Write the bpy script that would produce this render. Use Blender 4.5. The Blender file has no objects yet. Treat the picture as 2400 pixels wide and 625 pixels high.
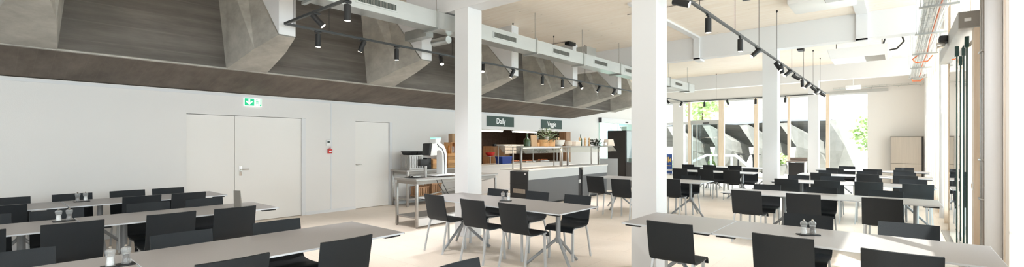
import bpy, bmesh, math, random
from mathutils import Vector, Matrix
random.seed(7)
sc = bpy.context.scene
PI = math.pi
R = math.radians

# ---------------------------------------------------------------- camera, world, sun, exposure
F = 1065.0
YAW = math.atan((2106 - 1200) / F)          # the room's long axis runs to the right of the view axis
cam_d = bpy.data.cameras.new('camera')
cam_d.sensor_width = 36.0
cam_d.lens = F / 2400 * 36.0
cam_d.shift_y = 23.5 / 2400
cam_d.clip_start = 0.05
cam_d.clip_end = 400
cam = bpy.data.objects.new('camera', cam_d)
sc.collection.objects.link(cam)
cam.location = (0, 0, 1.55)
cam.rotation_euler = (PI / 2, 0, YAW)
sc.camera = cam

world = bpy.data.worlds.new('sky')
sc.world = world
world.use_nodes = True
wn = world.node_tree.nodes
wn['Background'].inputs['Color'].default_value = (0.86, 0.93, 1.0, 1)
wn['Background'].inputs['Strength'].default_value = 2.2

sun_d = bpy.data.lights.new('sun', 'SUN')
sun_d.energy = 7.0
sun_d.angle = R(0.6)
sun_d.color = (1.0, 0.96, 0.91)
sun = bpy.data.objects.new('sun', sun_d)
sc.collection.objects.link(sun)
sun.rotation_euler = Vector((-0.62, 0.78, -1.55)).to_track_quat('-Z', 'Y').to_euler()
sun.location = (6, -6, 12)


def area(name, loc, direction, sx, sy, power, col=(1, 1, 1)):
    d = bpy.data.lights.new(name, 'AREA')
    d.shape = 'RECTANGLE'
    d.size, d.size_y, d.energy, d.color = sx, sy, power, col
    o = bpy.data.objects.new(name, d)
    sc.collection.objects.link(o)
    o.location = loc
    o.rotation_euler = Vector(direction).to_track_quat('-Z', 'Y').to_euler()
    return o


# daylight coming in through the long glazed side and the glazed end
area('window_light_side', (3.3, 11.0, 2.3), (-1, 0.0, 0.0), 20, 3.6, 840, (0.78, 0.90, 1.0))
area('window_light_end', (-4.6, 24.3, 2.2), (0, -1, 0.0), 8.0, 3.0, 170, (0.80, 0.91, 1.0))
area('window_light_rear', (-3.5, -3.4, 2.4), (-0.1, 1, 0.1), 8.0, 3.0, 85, (0.78, 0.90, 1.0))  # added fill lamp inside the room, before the solid rear wall

sc.view_settings.view_transform = 'Standard'
sc.view_settings.look = 'None'
sc.view_settings.exposure = 0.47
sc.view_settings.gamma = 1.0
sc.view_settings.use_curve_mapping = False
sc.cycles.use_denoising = True
sc.cycles.max_bounces = 10
sc.cycles.diffuse_bounces = 6
sc.cycles.transparent_max_bounces = 24
sc.cycles.sample_clamp_indirect = 6.0


# ---------------------------------------------------------------- materials
def srgb(r, g, b):
    f = lambda v: v / 12.92 if v <= 0.04045 else ((v + 0.055) / 1.055) ** 2.4
    return (f(r / 255), f(g / 255), f(b / 255), 1)


MATS = {}


def mat(name, col, rough=0.5, metal=0.0, noise=0.0, nscale=(8, 8, 8), bump=0.0, bscale=None, spec=0.5, emit=None, estr=0.0, detail=5.0,
        trans=0.0, alpha=1.0):
    m = bpy.data.materials.new(name)
    m.use_nodes = True
    nt = m.node_tree
    b = nt.nodes['Principled BSDF']
    b.inputs['Base Color'].default_value = col
    b.inputs['Roughness'].default_value = rough
    b.inputs['Metallic'].default_value = metal
    b.inputs['Specular IOR Level'].default_value = spec
    if trans:
        b.inputs['Transmission Weight'].default_value = trans
    if emit:
        b.inputs['Emission Color'].default_value = emit
        b.inputs['Emission Strength'].default_value = estr
    tc = None
    if noise or bump:
        tc = nt.nodes.new('ShaderNodeTexCoord')
    if noise:
        mp = nt.nodes.new('ShaderNodeMapping')
        mp.inputs['Scale'].default_value = nscale
        nz = nt.nodes.new('ShaderNodeTexNoise')
        nz.inputs['Scale'].default_value = 1.0
        nz.inputs['Detail'].default_value = detail
        nz.inputs['Roughness'].default_value = 0.6
        nt.links.new(tc.outputs['Object'], mp.inputs['Vector'])
        nt.links.new(mp.outputs['Vector'], nz.inputs['Vector'])
        cr = nt.nodes.new('ShaderNodeValToRGB')
        cr.color_ramp.elements[0].position = 0.3
        cr.color_ramp.elements[1].position = 0.7
        lo = tuple(max(0, c * (1 - noise)) for c in col[:3]) + (1,)
        hi = tuple(min(1, c * (1 + noise)) for c in col[:3]) + (1,)
        cr.color_ramp.elements[0].color = lo
        cr.color_ramp.elements[1].color = hi
        nt.links.new(nz.outputs['Fac'], cr.inputs['Fac'])
        nt.links.new(cr.outputs['Color'], b.inputs['Base Color'])
    if bump:
        mp2 = nt.nodes.new('ShaderNodeMapping')
        mp2.inputs['Scale'].default_value = bscale or nscale
        n2 = nt.nodes.new('ShaderNodeTexNoise')
        n2.inputs['Scale'].default_value = 1.0
        n2.inputs['Detail'].default_value = 4.0
        bp = nt.nodes.new('ShaderNodeBump')
        bp.inputs['Strength'].default_value = bump
        bp.inputs['Distance'].default_value = 0.01
        nt.links.new(tc.outputs['Object'], mp2.inputs['Vector'])
        nt.links.new(mp2.outputs['Vector'], n2.inputs['Vector'])
        nt.links.new(n2.outputs['Fac'], bp.inputs['Height'])
        nt.links.new(bp.outputs['Normal'], b.inputs['Normal'])
    MATS[name] = m
    return m


def glass(name, tint=(0.93, 0.97, 0.96, 1), refl=1.0, opacity=0.0, opcol=(0.6, 0.65, 0.65, 1)):
    """clear pane: straight-through transparency plus a Fresnel reflection"""
    m = bpy.data.materials.new(name)
    m.use_nodes = True
    nt = m.node_tree
    nt.nodes.clear()
    out = nt.nodes.new('ShaderNodeOutputMaterial')
    tr = nt.nodes.new('ShaderNodeBsdfTransparent')
    tr.inputs['Color'].default_value = tint
    gl = nt.nodes.new('ShaderNodeBsdfGlossy')
    gl.inputs['Roughness'].default_value = 0.01
    gl.inputs['Color'].default_value = (0.95, 0.95, 0.95, 1)
    fr = nt.nodes.new('ShaderNodeFresnel')
    fr.inputs['IOR'].default_value = 1.45
    mu = nt.nodes.new('ShaderNodeMath')
    mu.operation = 'MULTIPLY'
    mu.inputs[1].default_value = refl
    mx = nt.nodes.new('ShaderNodeMixShader')
    # only the face the light enters by reflects; the back face of the pane lets it straight out
    ge = nt.nodes.new('ShaderNodeNewGeometry')
    fb = nt.nodes.new('ShaderNodeMath')
    fb.operation = 'SUBTRACT'
    fb.inputs[0].default_value = 1.0
    nt.links.new(ge.outputs['Backfacing'], fb.inputs[1])
    m3 = nt.nodes.new('ShaderNodeMath')
    m3.operation = 'MULTIPLY'
    m3.use_clamp = True
    nt.links.new(fr.outputs[0], mu.inputs[0])
    nt.links.new(mu.outputs[0], m3.inputs[0])
    nt.links.new(fb.outputs[0], m3.inputs[1])
    nt.links.new(m3.outputs[0], mx.inputs[0])
    nt.links.new(tr.outputs[0], mx.inputs[1])
    nt.links.new(gl.outputs[0], mx.inputs[2])
    last = mx
    if opacity:
        df = nt.nodes.new('ShaderNodeBsdfDiffuse')
        df.inputs['Color'].default_value = opcol
        m2 = nt.nodes.new('ShaderNodeMixShader')
        m2.inputs[0].default_value = opacity
        nt.links.new(mx.outputs[0], m2.inputs[1])
        nt.links.new(df.outputs[0], m2.inputs[2])
        last = m2
    nt.links.new(last.outputs[0], out.inputs['Surface'])
    MATS[name] = m
    return m


def board_concrete(name, dark, light, scale, board_axis, board_w, seam=0.2):
    """board-marked concrete: blotches stretched along the boards, thin pale seams between boards"""
    m = bpy.data.materials.new(name)
    m.use_nodes = True
    nt = m.node_tree
    b = nt.nodes['Principled BSDF']
    b.inputs['Roughness'].default_value = 0.75
    tc = nt.nodes.new('ShaderNodeTexCoord')
    mp = nt.nodes.new('ShaderNodeMapping')
    mp.inputs['Scale'].default_value = scale
    nz = nt.nodes.new('ShaderNodeTexNoise')
    nz.inputs['Scale'].default_value = 1.0
    nz.inputs['Detail'].default_value = 8.0
    nz.inputs['Roughness'].default_value = 0.68
    nt.links.new(tc.outputs['Object'], mp.inputs['Vector'])
    nt.links.new(mp.outputs['Vector'], nz.inputs['Vector'])
    cr = nt.nodes.new('ShaderNodeValToRGB')
    cr.color_ramp.elements[0].position = 0.3
    cr.color_ramp.elements[0].color = dark
    cr.color_ramp.elements[1].position = 0.75
    cr.color_ramp.elements[1].color = light
    nt.links.new(nz.outputs['Fac'], cr.inputs['Fac'])
    # large stains
    n3 = nt.nodes.new('ShaderNodeTexNoise')
    n3.inputs['Scale'].default_value = 0.9
    n3.inputs['Detail'].default_value = 6.0
    nt.links.new(tc.outputs['Object'], n3.inputs['Vector'])
    mr = nt.nodes.new('ShaderNodeMapRange')
    mr.inputs[1].default_value = 0.3
    mr.inputs[2].default_value = 0.7
    mr.inputs[3].default_value = 0.78
    mr.inputs[4].default_value = 1.2
    nt.links.new(n3.outputs['Fac'], mr.inputs[0])
    mul = nt.nodes.new('ShaderNodeVectorMath')
    mul.operation = 'SCALE'
    nt.links.new(cr.outputs['Color'], mul.inputs[0])
    nt.links.new(mr.outputs[0], mul.inputs['Scale'])
    # seams between boards
    sep = nt.nodes.new('ShaderNodeSeparateXYZ')
    nt.links.new(tc.outputs['Object'], sep.inputs[0])
    dv = nt.nodes.new('ShaderNodeMath')
    dv.operation = 'DIVIDE'
    dv.inputs[1].default_value = board_w
    nt.links.new(sep.outputs[board_axis], dv.inputs[0])
    fr = nt.nodes.new('ShaderNodeMath')
    fr.operation = 'FRACT'
    nt.links.new(dv.outputs[0], fr.inputs[0])
    lt = nt.nodes.new('ShaderNodeMath')
    lt.operation = 'LESS_THAN'
    lt.inputs[1].default_value = 0.05
    nt.links.new(fr.outputs[0], lt.inputs[0])
    sm = nt.nodes.new('ShaderNodeMath')
    sm.operation = 'MULTIPLY'
    sm.inputs[1].default_value = seam
    nt.links.new(lt.outputs[0], sm.inputs[0])
    mixc = nt.nodes.new('ShaderNodeMix')
    mixc.data_type = 'RGBA'
    mixc.inputs[7].default_value = tuple(min(1, c * 1.45) for c in light[:3]) + (1,)
    nt.links.new(sm.outputs[0], mixc.inputs[0])
    nt.links.new(mul.outputs[0], mixc.inputs[6])
    nt.links.new(mixc.outputs[2], b.inputs['Base Color'])
    bp = nt.nodes.new('ShaderNodeBump')
    bp.inputs['Strength'].default_value = 0.35
    bp.inputs['Distance'].default_value = 0.02
    nt.links.new(nz.outputs['Fac'], bp.inputs['Height'])
    nt.links.new(bp.outputs['Normal'], b.inputs['Normal'])
    MATS[name] = m
    return m


def wood(name, c1, c2, scale=(2, 26, 26), rough=0.55, knots=True):
    m = bpy.data.materials.new(name)
    m.use_nodes = True
    nt = m.node_tree
    b = nt.nodes['Principled BSDF']
    b.inputs['Roughness'].default_value = rough
    tc = nt.nodes.new('ShaderNodeTexCoord')
    mp = nt.nodes.new('ShaderNodeMapping')
    mp.inputs['Scale'].default_value = scale
    nz = nt.nodes.new('ShaderNodeTexNoise')
    nz.inputs['Scale'].default_value = 1.0
    nz.inputs['Detail'].default_value = 6.0
    nt.links.new(tc.outputs['Object'], mp.inputs['Vector'])
    nt.links.new(mp.outputs['Vector'], nz.inputs['Vector'])
    cr = nt.nodes.new('ShaderNodeValToRGB')
    cr.color_ramp.elements[0].position = 0.35
    cr.color_ramp.elements[0].color = c1
    cr.color_ramp.elements[1].position = 0.65
    cr.color_ramp.elements[1].color = c2
    nt.links.new(nz.outputs['Fac'], cr.inputs['Fac'])
    col = cr.outputs['Color']
    if knots:
        vo = nt.nodes.new('ShaderNodeTexVoronoi')
        mp2 = nt.nodes.new('ShaderNodeMapping')
        mp2.inputs['Scale'].default_value = (2.2, 3.6, 3.6)
        nt.links.new(tc.outputs['Object'], mp2.inputs['Vector'])
        nt.links.new(mp2.outputs['Vector'], vo.inputs['Vector'])
        vo.inputs['Scale'].default_value = 1.0
        lt = nt.nodes.new('ShaderNodeMapRange')
        lt.inputs[1].default_value = 0.03
        lt.inputs[2].default_value = 0.075
        lt.inputs[3].default_value = 0.75
        lt.inputs[4].default_value = 0.0
        nt.links.new(vo.outputs['Distance'], lt.inputs[0])
        mx = nt.nodes.new('ShaderNodeMix')
        mx.data_type = 'RGBA'
        mx.inputs[7].default_value = tuple(c * 0.55 for c in c1[:3]) + (1,)
        nt.links.new(lt.outputs[0], mx.inputs[0])
        nt.links.new(col, mx.inputs[6])
        col = mx.outputs[2]
    nt.links.new(col, b.inputs['Base Color'])
    MATS[name] = m
    return m


def floor_material():
    m = bpy.data.materials.new('floor_slabs')
    m.use_nodes = True
    nt = m.node_tree
    b = nt.nodes['Principled BSDF']
    b.inputs['Roughness'].default_value = 0.42
    b.inputs['Specular IOR Level'].default_value = 0.35
    tc = nt.nodes.new('ShaderNodeTexCoord')
    n1 = nt.nodes.new('ShaderNodeTexNoise')
    n1.inputs['Scale'].default_value = 60.0
    n1.inputs['Detail'].default_value = 4.0
    n2 = nt.nodes.new('ShaderNodeTexNoise')
    n2.inputs['Scale'].default_value = 1.2
    n2.inputs['Detail'].default_value = 5.0
    nt.links.new(tc.outputs['Object'], n1.inputs['Vector'])
    nt.links.new(tc.outputs['Object'], n2.inputs['Vector'])
    br = nt.nodes.new('ShaderNodeTexBrick')
    br.inputs['Scale'].default_value = 1.0
    br.inputs['Brick Width'].default_value = 1.2
    br.inputs['Row Height'].default_value = 0.6
    br.inputs['Mortar Size'].default_value = 0.004
    br.inputs['Color1'].default_value = srgb(230, 216, 201)
    br.inputs['Color2'].default_value = srgb(233, 220, 206)
    br.inputs['Mortar'].default_value = srgb(216, 203, 188)
    nt.links.new(tc.outputs['Object'], br.inputs['Vector'])
    ad = nt.nodes.new('ShaderNodeMath')
    ad.operation = 'ADD'
    nt.links.new(n1.outputs['Fac'], ad.inputs[0])
    nt.links.new(n2.outputs['Fac'], ad.inputs[1])
    mr = nt.nodes.new('ShaderNodeMapRange')
    mr.inputs[1].default_value = 0.6
    mr.inputs[2].default_value = 1.4
    mr.inputs[3].default_value = 0.9
    mr.inputs[4].default_value = 1.08
    nt.links.new(ad.outputs[0], mr.inputs[0])
    mul = nt.nodes.new('ShaderNodeVectorMath')
    mul.operation = 'SCALE'
    nt.links.new(br.outputs['Color'], mul.inputs[0])
    nt.links.new(mr.outputs[0], mul.inputs['Scale'])
    nt.links.new(mul.outputs[0], b.inputs['Base Color'])
    MATS['floor_slabs'] = m
    return m


floor_material()
mat('white_wall', srgb(231, 229, 227), 0.7, bump=0.08, bscale=(90, 90, 90))
mat('white_paint', srgb(224, 225, 227), 0.55)
mat('white_door', srgb(236, 233, 229), 0.45)
mat('white_plastic', srgb(240, 240, 240), 0.35)
mat('grey_paint', srgb(188, 188, 186), 0.5)
board_concrete('concrete_dark', srgb(78, 73, 68), srgb(116, 111, 105), (1.0, 0.55, 5.5), 2, 0.27, 0.16)
board_concrete('concrete_soffit', srgb(88, 79, 70), srgb(124, 114, 104), (1.3, 3.6, 1.3), 1, 0.17, 0.1)
board_concrete('concrete_rib', srgb(146, 143, 136), srgb(196, 193, 185), (1.6, 1.6, 2.4), 2, 0.9, 0.0)
board_concrete('concrete_outside', srgb(96, 95, 90), srgb(132, 130, 125), (0.25, 0.3, 5), 2, 0.35, 0.2)
mat('concrete_outside_pale', srgb(132, 131, 126), 0.8, noise=0.22, nscale=(1.5, 1.5, 1.5))
mat('zinc_cap', srgb(150, 158, 168), 0.5)
wood('ceiling_wood', srgb(241, 228, 213), srgb(248, 239, 228), (1.2, 22, 8))
wood('post_wood', srgb(228, 208, 184), srgb(238, 222, 203), (20, 20, 1.6))
wood('white_wood', srgb(226, 216, 206), srgb(238, 230, 222), (20, 20, 1.6))
wood('crate_wood', srgb(176, 128, 78), srgb(206, 160, 106), (18, 4, 18), knots=False)
wood('box_wood', srgb(206, 150, 92), srgb(222, 172, 116), (16, 16, 3), knots=False)
wood('cabinet_wood', srgb(150, 112, 80), srgb(178, 138, 104), (18, 18, 2), knots=False)
wood('brown_wall', srgb(78, 56, 40), srgb(98, 73, 54), (3, 12, 12), knots=False)
mat('chair_black', srgb(27, 32, 37), 0.55, noise=0.12, nscale=(220, 220, 220), bump=0.25, bscale=(420, 420, 420), spec=0.35)
mat('leg_grey', srgb(196, 199, 202), 0.4, metal=0.25)
mat('table_top', srgb(162, 158, 157), 0.42, noise=0.05, nscale=(150, 150, 150), spec=0.4)
mat('table_edge', srgb(208, 212, 218), 0.4)
mat('table_leg', srgb(150, 153, 156), 0.45, metal=0.3)
mat('black_plastic', srgb(24, 24, 25), 0.5)
mat('black_metal', srgb(32, 32, 33), 0.45)
mat('track_metal', srgb(58, 61, 62), 0.45)
mat('galvanized', srgb(186, 189, 187), 0.3, metal=0.75, noise=0.08, nscale=(4, 1.0, 4), bump=0.12, bscale=(2.5, 1.2, 2.5))
mat('duct_face', srgb(192, 195, 193), 0.45, metal=0.35, noise=0.05, nscale=(3, 1.5, 3))
mat('steel', srgb(170, 166, 162), 0.35, metal=0.85, noise=0.06, nscale=(2, 2, 30))
mat('steel_matte', srgb(150, 145, 139), 0.5, metal=0.6)
mat('brushed_steel', srgb(186, 178, 168), 0.4, metal=0.8, noise=0.05, nscale=(30, 2, 1))
mat('door_steel', srgb(178, 176, 173), 0.45, metal=0.35)
mat('chrome', srgb(200, 196, 190), 0.22, metal=1.0)
mat('grille_dark', srgb(66, 76, 72), 0.6)
mat('counter_front', srgb(88, 90, 92), 0.5, noise=0.06, nscale=(80, 80, 80))
mat('counter_dark', srgb(48, 49, 51), 0.5)
mat('counter_top', srgb(226, 223, 217), 0.35)
mat('grey_board', srgb(182, 183, 184), 0.6)
mat('fridge_dark', srgb(44, 43, 42), 0.5)
mat('sign_green', srgb(58, 78, 72), 0.6)
mat('sign_text', srgb(240, 240, 238), 0.6, emit=(1, 1, 1, 1), estr=0.15)
mat('exit_green', srgb(20, 190, 130), 0.5, emit=srgb(20, 200, 140), estr=0.35)
mat('exit_white', srgb(245, 250, 248), 0.5, emit=(1, 1, 1, 1), estr=0.35)
mat('lamp_glow', (1, 0.93, 0.8, 1), 0.5, emit=(1, 0.9, 0.74, 1), estr=9.0)
mat('led_tube', (1, 0.95, 0.85, 1), 0.5, emit=(1, 0.93, 0.8, 1), estr=7.0)
mat('scale_glow', srgb(180, 250, 210), 0.4, emit=srgb(120, 250, 180), estr=1.0)
mat('red_plastic', srgb(200, 36, 30), 0.4)
mat('blue_plastic', srgb(44, 70, 150), 0.45)
mat('salt', srgb(240, 240, 240), 0.8)
mat('pepper', srgb(60, 48, 42), 0.8, noise=0.5, nscale=(300, 300, 300))
mat('bottle_green', srgb(52, 74, 34), 0.15)
mat('bottle_amber', srgb(190, 116, 30), 0.2)
mat('pale_wood_mill', srgb(216, 176, 132), 0.5)
mat('paper_brown', srgb(178, 146, 112), 0.8)
mat('cream', srgb(226, 210, 192), 0.7)
mat('ceramic', srgb(228, 224, 216), 0.35)
mat('leaf_sage', srgb(112, 124, 92), 0.7, noise=0.3, nscale=(30, 30, 30))
mat('leaf_dark', srgb(56, 62, 48), 0.7, noise=0.3, nscale=(30, 30, 30))
mat('leaf_bright', srgb(176, 200, 136), 0.6, noise=0.3, nscale=(2, 2, 2))
mat('bark', srgb(92, 78, 62), 0.9)
mat('food', srgb(196, 120, 84), 0.7, noise=0.5, nscale=(40, 40, 40))
mat('poster_blue', srgb(42, 74, 138), 0.5, noise=0.35, nscale=(9, 9, 9))
mat('poster_yellow', srgb(222, 178, 90), 0.5)
mat('facade', srgb(236, 234, 228), 0.8)
mat('facade_window', srgb(170, 184, 196), 0.3)
mat('facade_door', srgb(178, 130, 110), 0.7)
mat('pavement', srgb(206, 204, 198), 0.8, noise=0.06, nscale=(1, 1, 1))
mat('orange_cable', srgb(226, 110, 50), 0.5)
mat('grey_cable', srgb(206, 208, 208), 0.5)
mat('glass_edge', srgb(18, 44, 38), 0.2)
mat('trolley_top', srgb(128, 112, 102), 0.5)
glass('pane', (0.96, 0.98, 0.97, 1))
glass('door_glass', (0.86, 0.92, 0.9, 1), 1.6)
glass('green_glass', (0.72, 0.86, 0.82, 1), 1.2)
glass('sneeze_glass', (0.86, 0.88, 0.86, 1), 2.0, 0.05, (0.75, 0.74, 0.7, 1))
glass('acrylic', (0.93, 0.94, 0.94, 1), 2.2, 0.18, (0.86, 0.87, 0.88, 1))
glass('frosted', (0.9, 0.92, 0.92, 1), 1.6, 0.6, (0.86, 0.88, 0.88, 1))


# ---------------------------------------------------------------- mesh builder
class MB:
    def __init__(self):
        self.bm = bmesh.new()

    def box(self, x0, x1, y0, y1, z0, z1, bevel=0.0):
        ps = [(x0, y0, z0), (x1, y0, z0), (x1, y1, z0), (x0, y1, z0), (x0, y0, z1), (x1, y0, z1), (x1, y1, z1), (x0, y1, z1)]
        return self.hexa(ps, bevel)

    def hexa(self, ps, bevel=0.0):
        vs = [self.bm.verts.new(p) for p in ps]
        fs = [self.bm.faces.new([vs[i] for i in f]) for f in
              ((3, 2, 1, 0), (4, 5, 6, 7), (0, 1, 5, 4), (1, 2, 6, 5), (2, 3, 7, 6), (3, 0, 4, 7))]
        if bevel > 0:
            es = list({e for f in fs for e in f.edges})
            bmesh.ops.bevel(self.bm, geom=es, offset=bevel, segments=2, affect='EDGES', profile=0.5)
        return self

    def prism(self, pts, axis, a, b):
        """closed polygon pts (2-D) extruded along axis 'x','y' or 'z' from a to b"""
        def p3(p, t):
            if axis == 'y':
                return (p[0], t, p[1])
            if axis == 'x':
                return (t, p[0], p[1])
            return (p[0], p[1], t)
        va = [self.bm.verts.new(p3(p, a)) for p in pts]
        vb = [self.bm.verts.new(p3(p, b)) for p in pts]
        n = len(pts)
        self.bm.faces.new(list(reversed(va)))
        self.bm.faces.new(vb)
        for i in range(n):
            j = (i + 1) % n
            self.bm.faces.new((va[i], va[j], vb[j], vb[i]))
        return self

    def tube(self, pts, r, n=10, caps=True, r_end=None, square=False):
        pts = [Vector(p) for p in pts]
        rings = []
        N = len(pts)
        if square:
            n = 4
        prev = None
        for i, p in enumerate(pts):
            if i == 0:
                t = pts[1] - pts[0]
            elif i == N - 1:
                t = pts[-1] - pts[-2]
            else:
                t = (pts[i + 1] - pts[i]).normalized() + (pts[i] - pts[i - 1]).normalized()
            t.normalize()
            if prev is None:
                up = Vector((0, 0, 1)) if abs(t.z) < 0.9 else Vector((0, 1, 0))
                u = t.cross(up).normalized()
            else:
                u = (prev - t * prev.dot(t)).normalized()
            prev = u
            v = t.cross(u)
            rr = r if r_end is None else r + (r_end - r) * i / (N - 1)
            k = math.sqrt(2) if square else 1
            ring = [self.bm.verts.new(p + (u * math.cos(2 * PI * (j + 0.5) / n) + v * math.sin(2 * PI * (j + 0.5) / n)) * rr * k)
                    for j in range(n)]
            rings.append(ring)
        for a, b in zip(rings, rings[1:]):
            for j in range(n):
                self.bm.faces.new((a[j], a[(j + 1) % n], b[(j + 1) % n], b[j]))
        if caps:
            self.bm.faces.new(list(reversed(rings[0])))
            self.bm.faces.new(rings[-1])
        return self

    def lathe(self, prof, n=20, c=(0, 0, 0)):
        """prof: list of (radius, z)"""
        rings = []
        for r, z in prof:
            r = max(r, 0.0005)
            rings.append([self.bm.verts.new((c[0] + r * math.cos(2 * PI * j / n), c[1] + r * math.sin(2 * PI * j / n), c[2] + z)) for j in range(n)])
        for a, b in zip(rings, rings[1:]):
            for j in range(n):
                self.bm.faces.new((a[j], a[(j + 1) % n], b[(j + 1) % n], b[j]))
        self.bm.faces.new(list(reversed(rings[0])))
        self.bm.faces.new(rings[-1])
        return self

    def poly(self, pts):
        self.bm.faces.new([self.bm.verts.new(p) for p in pts])
        return self

    def grid_shell(self, rows, thick):
        """rows: list of rows of points; solid sheet of the given thickness"""
        nr, ncol = len(rows), len(rows[0])
        P = [[Vector(p) for p in r] for r in rows]
        Nn = [[None] * ncol for _ in range(nr)]
        for i in range(nr):
            for j in range(ncol):
                a = P[min(i + 1, nr - 1)][j] - P[max(i - 1, 0)][j]
                b = P[i][min(j + 1, ncol - 1)] - P[i][max(j - 1, 0)]
                Nn[i][j] = a.cross(b).normalized()
        top = [[self.bm.verts.new(P[i][j] + Nn[i][j] * thick / 2) for j in range(ncol)] for i in range(nr)]
        bot = [[self.bm.verts.new(P[i][j] - Nn[i][j] * thick / 2) for j in range(ncol)] for i in range(nr)]
        for i in range(nr - 1):
            for j in range(ncol - 1):
                self.bm.faces.new((top[i][j], top[i + 1][j], top[i + 1][j + 1], top[i][j + 1]))
                self.bm.faces.new((bot[i][j], bot[i][j + 1], bot[i + 1][j + 1], bot[i + 1][j]))
        for j in range(ncol - 1):
            self.bm.faces.new((top[0][j], top[0][j + 1], bot[0][j + 1], bot[0][j]))
            self.bm.faces.new((top[-1][j + 1], top[-1][j], bot[-1][j], bot[-1][j + 1]))
        for i in range(nr - 1):
            self.bm.faces.new((top[i + 1][0], top[i][0], bot[i][0], bot[i + 1][0]))
            self.bm.faces.new((top[i][-1], top[i + 1][-1], bot[i + 1][-1], bot[i][-1]))
        return self

    def build(self, name, material, parent=None, loc=None, smooth=30, recalc=True):
        if recalc:
            bmesh.ops.recalc_face_normals(self.bm, faces=self.bm.faces[:])
        me = bpy.data.meshes.new(name)
        self.bm.to_mesh(me)
        self.bm.free()
        if smooth:
            for p in me.polygons:
                p.use_smooth = True
            me.set_sharp_from_angle(angle=R(smooth))
        me.materials.append(MATS[material])
        o = bpy.data.objects.new(name, me)
        sc.collection.objects.link(o)
        if parent is not None:
            o.parent = parent
        if loc is not None:
            o.location = loc
        return o


def thing(name, label, cat, loc=(0, 0, 0), rz=0.0, group=None):
    o = bpy.data.objects.new(name, None)
    o.empty_display_size = 0.1
    sc.collection.objects.link(o)
    o.location = loc
    o.rotation_euler = (0, 0, rz)
    o['label'] = label
    o['category'] = cat
    if group:
        o['group'] = group
    return o


def tag(o, label, cat, group=None):
    o['label'] = label
    o['category'] = cat
    if group:
        o['group'] = group
    return o


def struct(o, label=None):
    o['kind'] = 'structure'
    if label:
        o['label'] = label
    return o


def sbox(name, material, x0, x1, y0, y1, z0, z1, label=None, parent=None):
    o = MB().box(x0, x1, y0, y1, z0, z1).build(name, material, parent, smooth=0)
    return struct(o, label) if parent is None else o


def sempty(name, label, loc=(0, 0, 0)):
    o = bpy.data.objects.new(name, None)
    sc.collection.objects.link(o)
    o.location = loc
    return struct(o, label)


def dup(root, loc, rz, label, group=None):
    r = root.copy()
    sc.collection.objects.link(r)
    r.location = loc
    r.rotation_euler = (0, 0, rz)
    r['label'] = label
    if group:
        r['group'] = group
    for ch in list(root.children):
        c = ch.copy()
        sc.collection.objects.link(c)
        c.parent = r
        for g in list(ch.children):
            d = g.copy()
            sc.collection.objects.link(d)
            d.parent = c
    return r


ORD = ['first', 'second', 'third', 'fourth', 'fifth', 'sixth', 'seventh', 'eighth', 'ninth', 'tenth', 'eleventh', 'twelfth', 'thirteenth',
       'fourteenth', 'fifteenth', 'sixteenth']

# ================================================================= THE SETTING
CEIL = 4.36
WX = -9.78          # plane of the white wall with the doors
EY = 22.5           # plane of the glazed end
sbox('floor', 'floor_slabs', -13.2, 1.3, -4.2, EY + 0.15, -0.2, 0, 'pale beige slab floor of the canteen')
sbox('ceiling', 'ceiling_wood', -10.4, 1.11, -4.2, EY + 0.15, CEIL, CEIL + 0.2, 'pale spruce board ceiling')

# white wall with door recesses and serving hatch
mb = MB()
T = -10.1
for (y0, y1, z0, z1) in ((-4.2, 2.437, 0, 2.52), (2.437, 4.60, 2.093, 2.52), (4.60, 5.783, 0, 2.52), (5.783, 6.82, 2.078, 2.52),
                         (6.82, 9.5, 0, 2.52), (9.5, 15.02, 2.0, 2.52), (9.5, 15.02, 0, 0.84), (15.02, 17.3, 0, CEIL), (17.3, 20.5, 2.62, CEIL),
                         (20.5, EY, 0, CEIL)):
    mb.box(T, WX, y0, y1, z0, z1)
struct(mb.build('wall_left', 'white_wall', smooth=0), 'white wall with flush doors and the serving hatch')
sbox('trim_1', 'white_paint', WX - 0.01, WX + 0.012, -4.2, 15.06, 2.46, 2.50, 'slim white strip along the head of the door wall')
sbox('trim_2', 'white_paint', WX - 0.01, WX + 0.01, 5.16, 5.20, 0.07, 2.46, 'vertical white joint strip between the two doors')
for i, (a, b) in enumerate(((-4.2, 2.437), (4.60, 5.783), (6.82, 17.3), (20.5, EY))):
    sbox('baseboard_left_%d' % (i + 1), 'white_paint', WX - 0.005, WX + 0.012, a, b, 0, 0.07, 'white baseboard of the door wall')
sbox('wall_rear', 'white_wall', -10.1, 1.3, -4.4, -4.2, 0, CEIL, 'white wall behind the viewpoint')

# doors
d1 = sempty('door_1', 'white double door recessed in the wall under the exit sign', (WX - 0.1, 2.437, 0))
MB().box(0.02, 0.06, 0.005, 0.792, 0.008, 2.085, 0.002).build('door_leaf', 'white_door', d1, smooth=0)
MB().box(0.02, 0.06, 0.799, 2.085, 0.008, 2.085, 0.002).build('door_leaf', 'white_door', d1, smooth=0)
MB().box(-0.2, 0.0, 0, 2.16, 0, 2.09).build('door_backing', 'grey_paint', d1, smooth=0)
MB().box(0.0, 0.1, 2.085, 2.163, 0, 2.09).build('door_jamb', 'white_paint', d1, smooth=0)
hp = MB().box(0.06, 0.068, 0.875, 0.92, 0.92, 1.12, 0.003).build('handle_plate', 'chrome', d1)
MB().tube([(0.062, 0.897, 1.045), (0.115, 0.897, 1.045), (0.12, 0.905, 1.045), (0.12, 1.03, 1.045)], 0.0095, 10).build('door_handle', 'chrome', hp)
d2 = sempty('door_2', 'white single door right of the thermostat', (WX - 0.1, 5.783, 0))
MB().box(0.02, 0.06, 0.005, 0.945, 0.008, 2.07, 0.002).build('door_leaf', 'white_door', d2, smooth=0)
MB().box(-0.2, 0.0, 0, 1.03, 0, 2.07).build('door_backing', 'grey_paint', d2, smooth=0)
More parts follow.
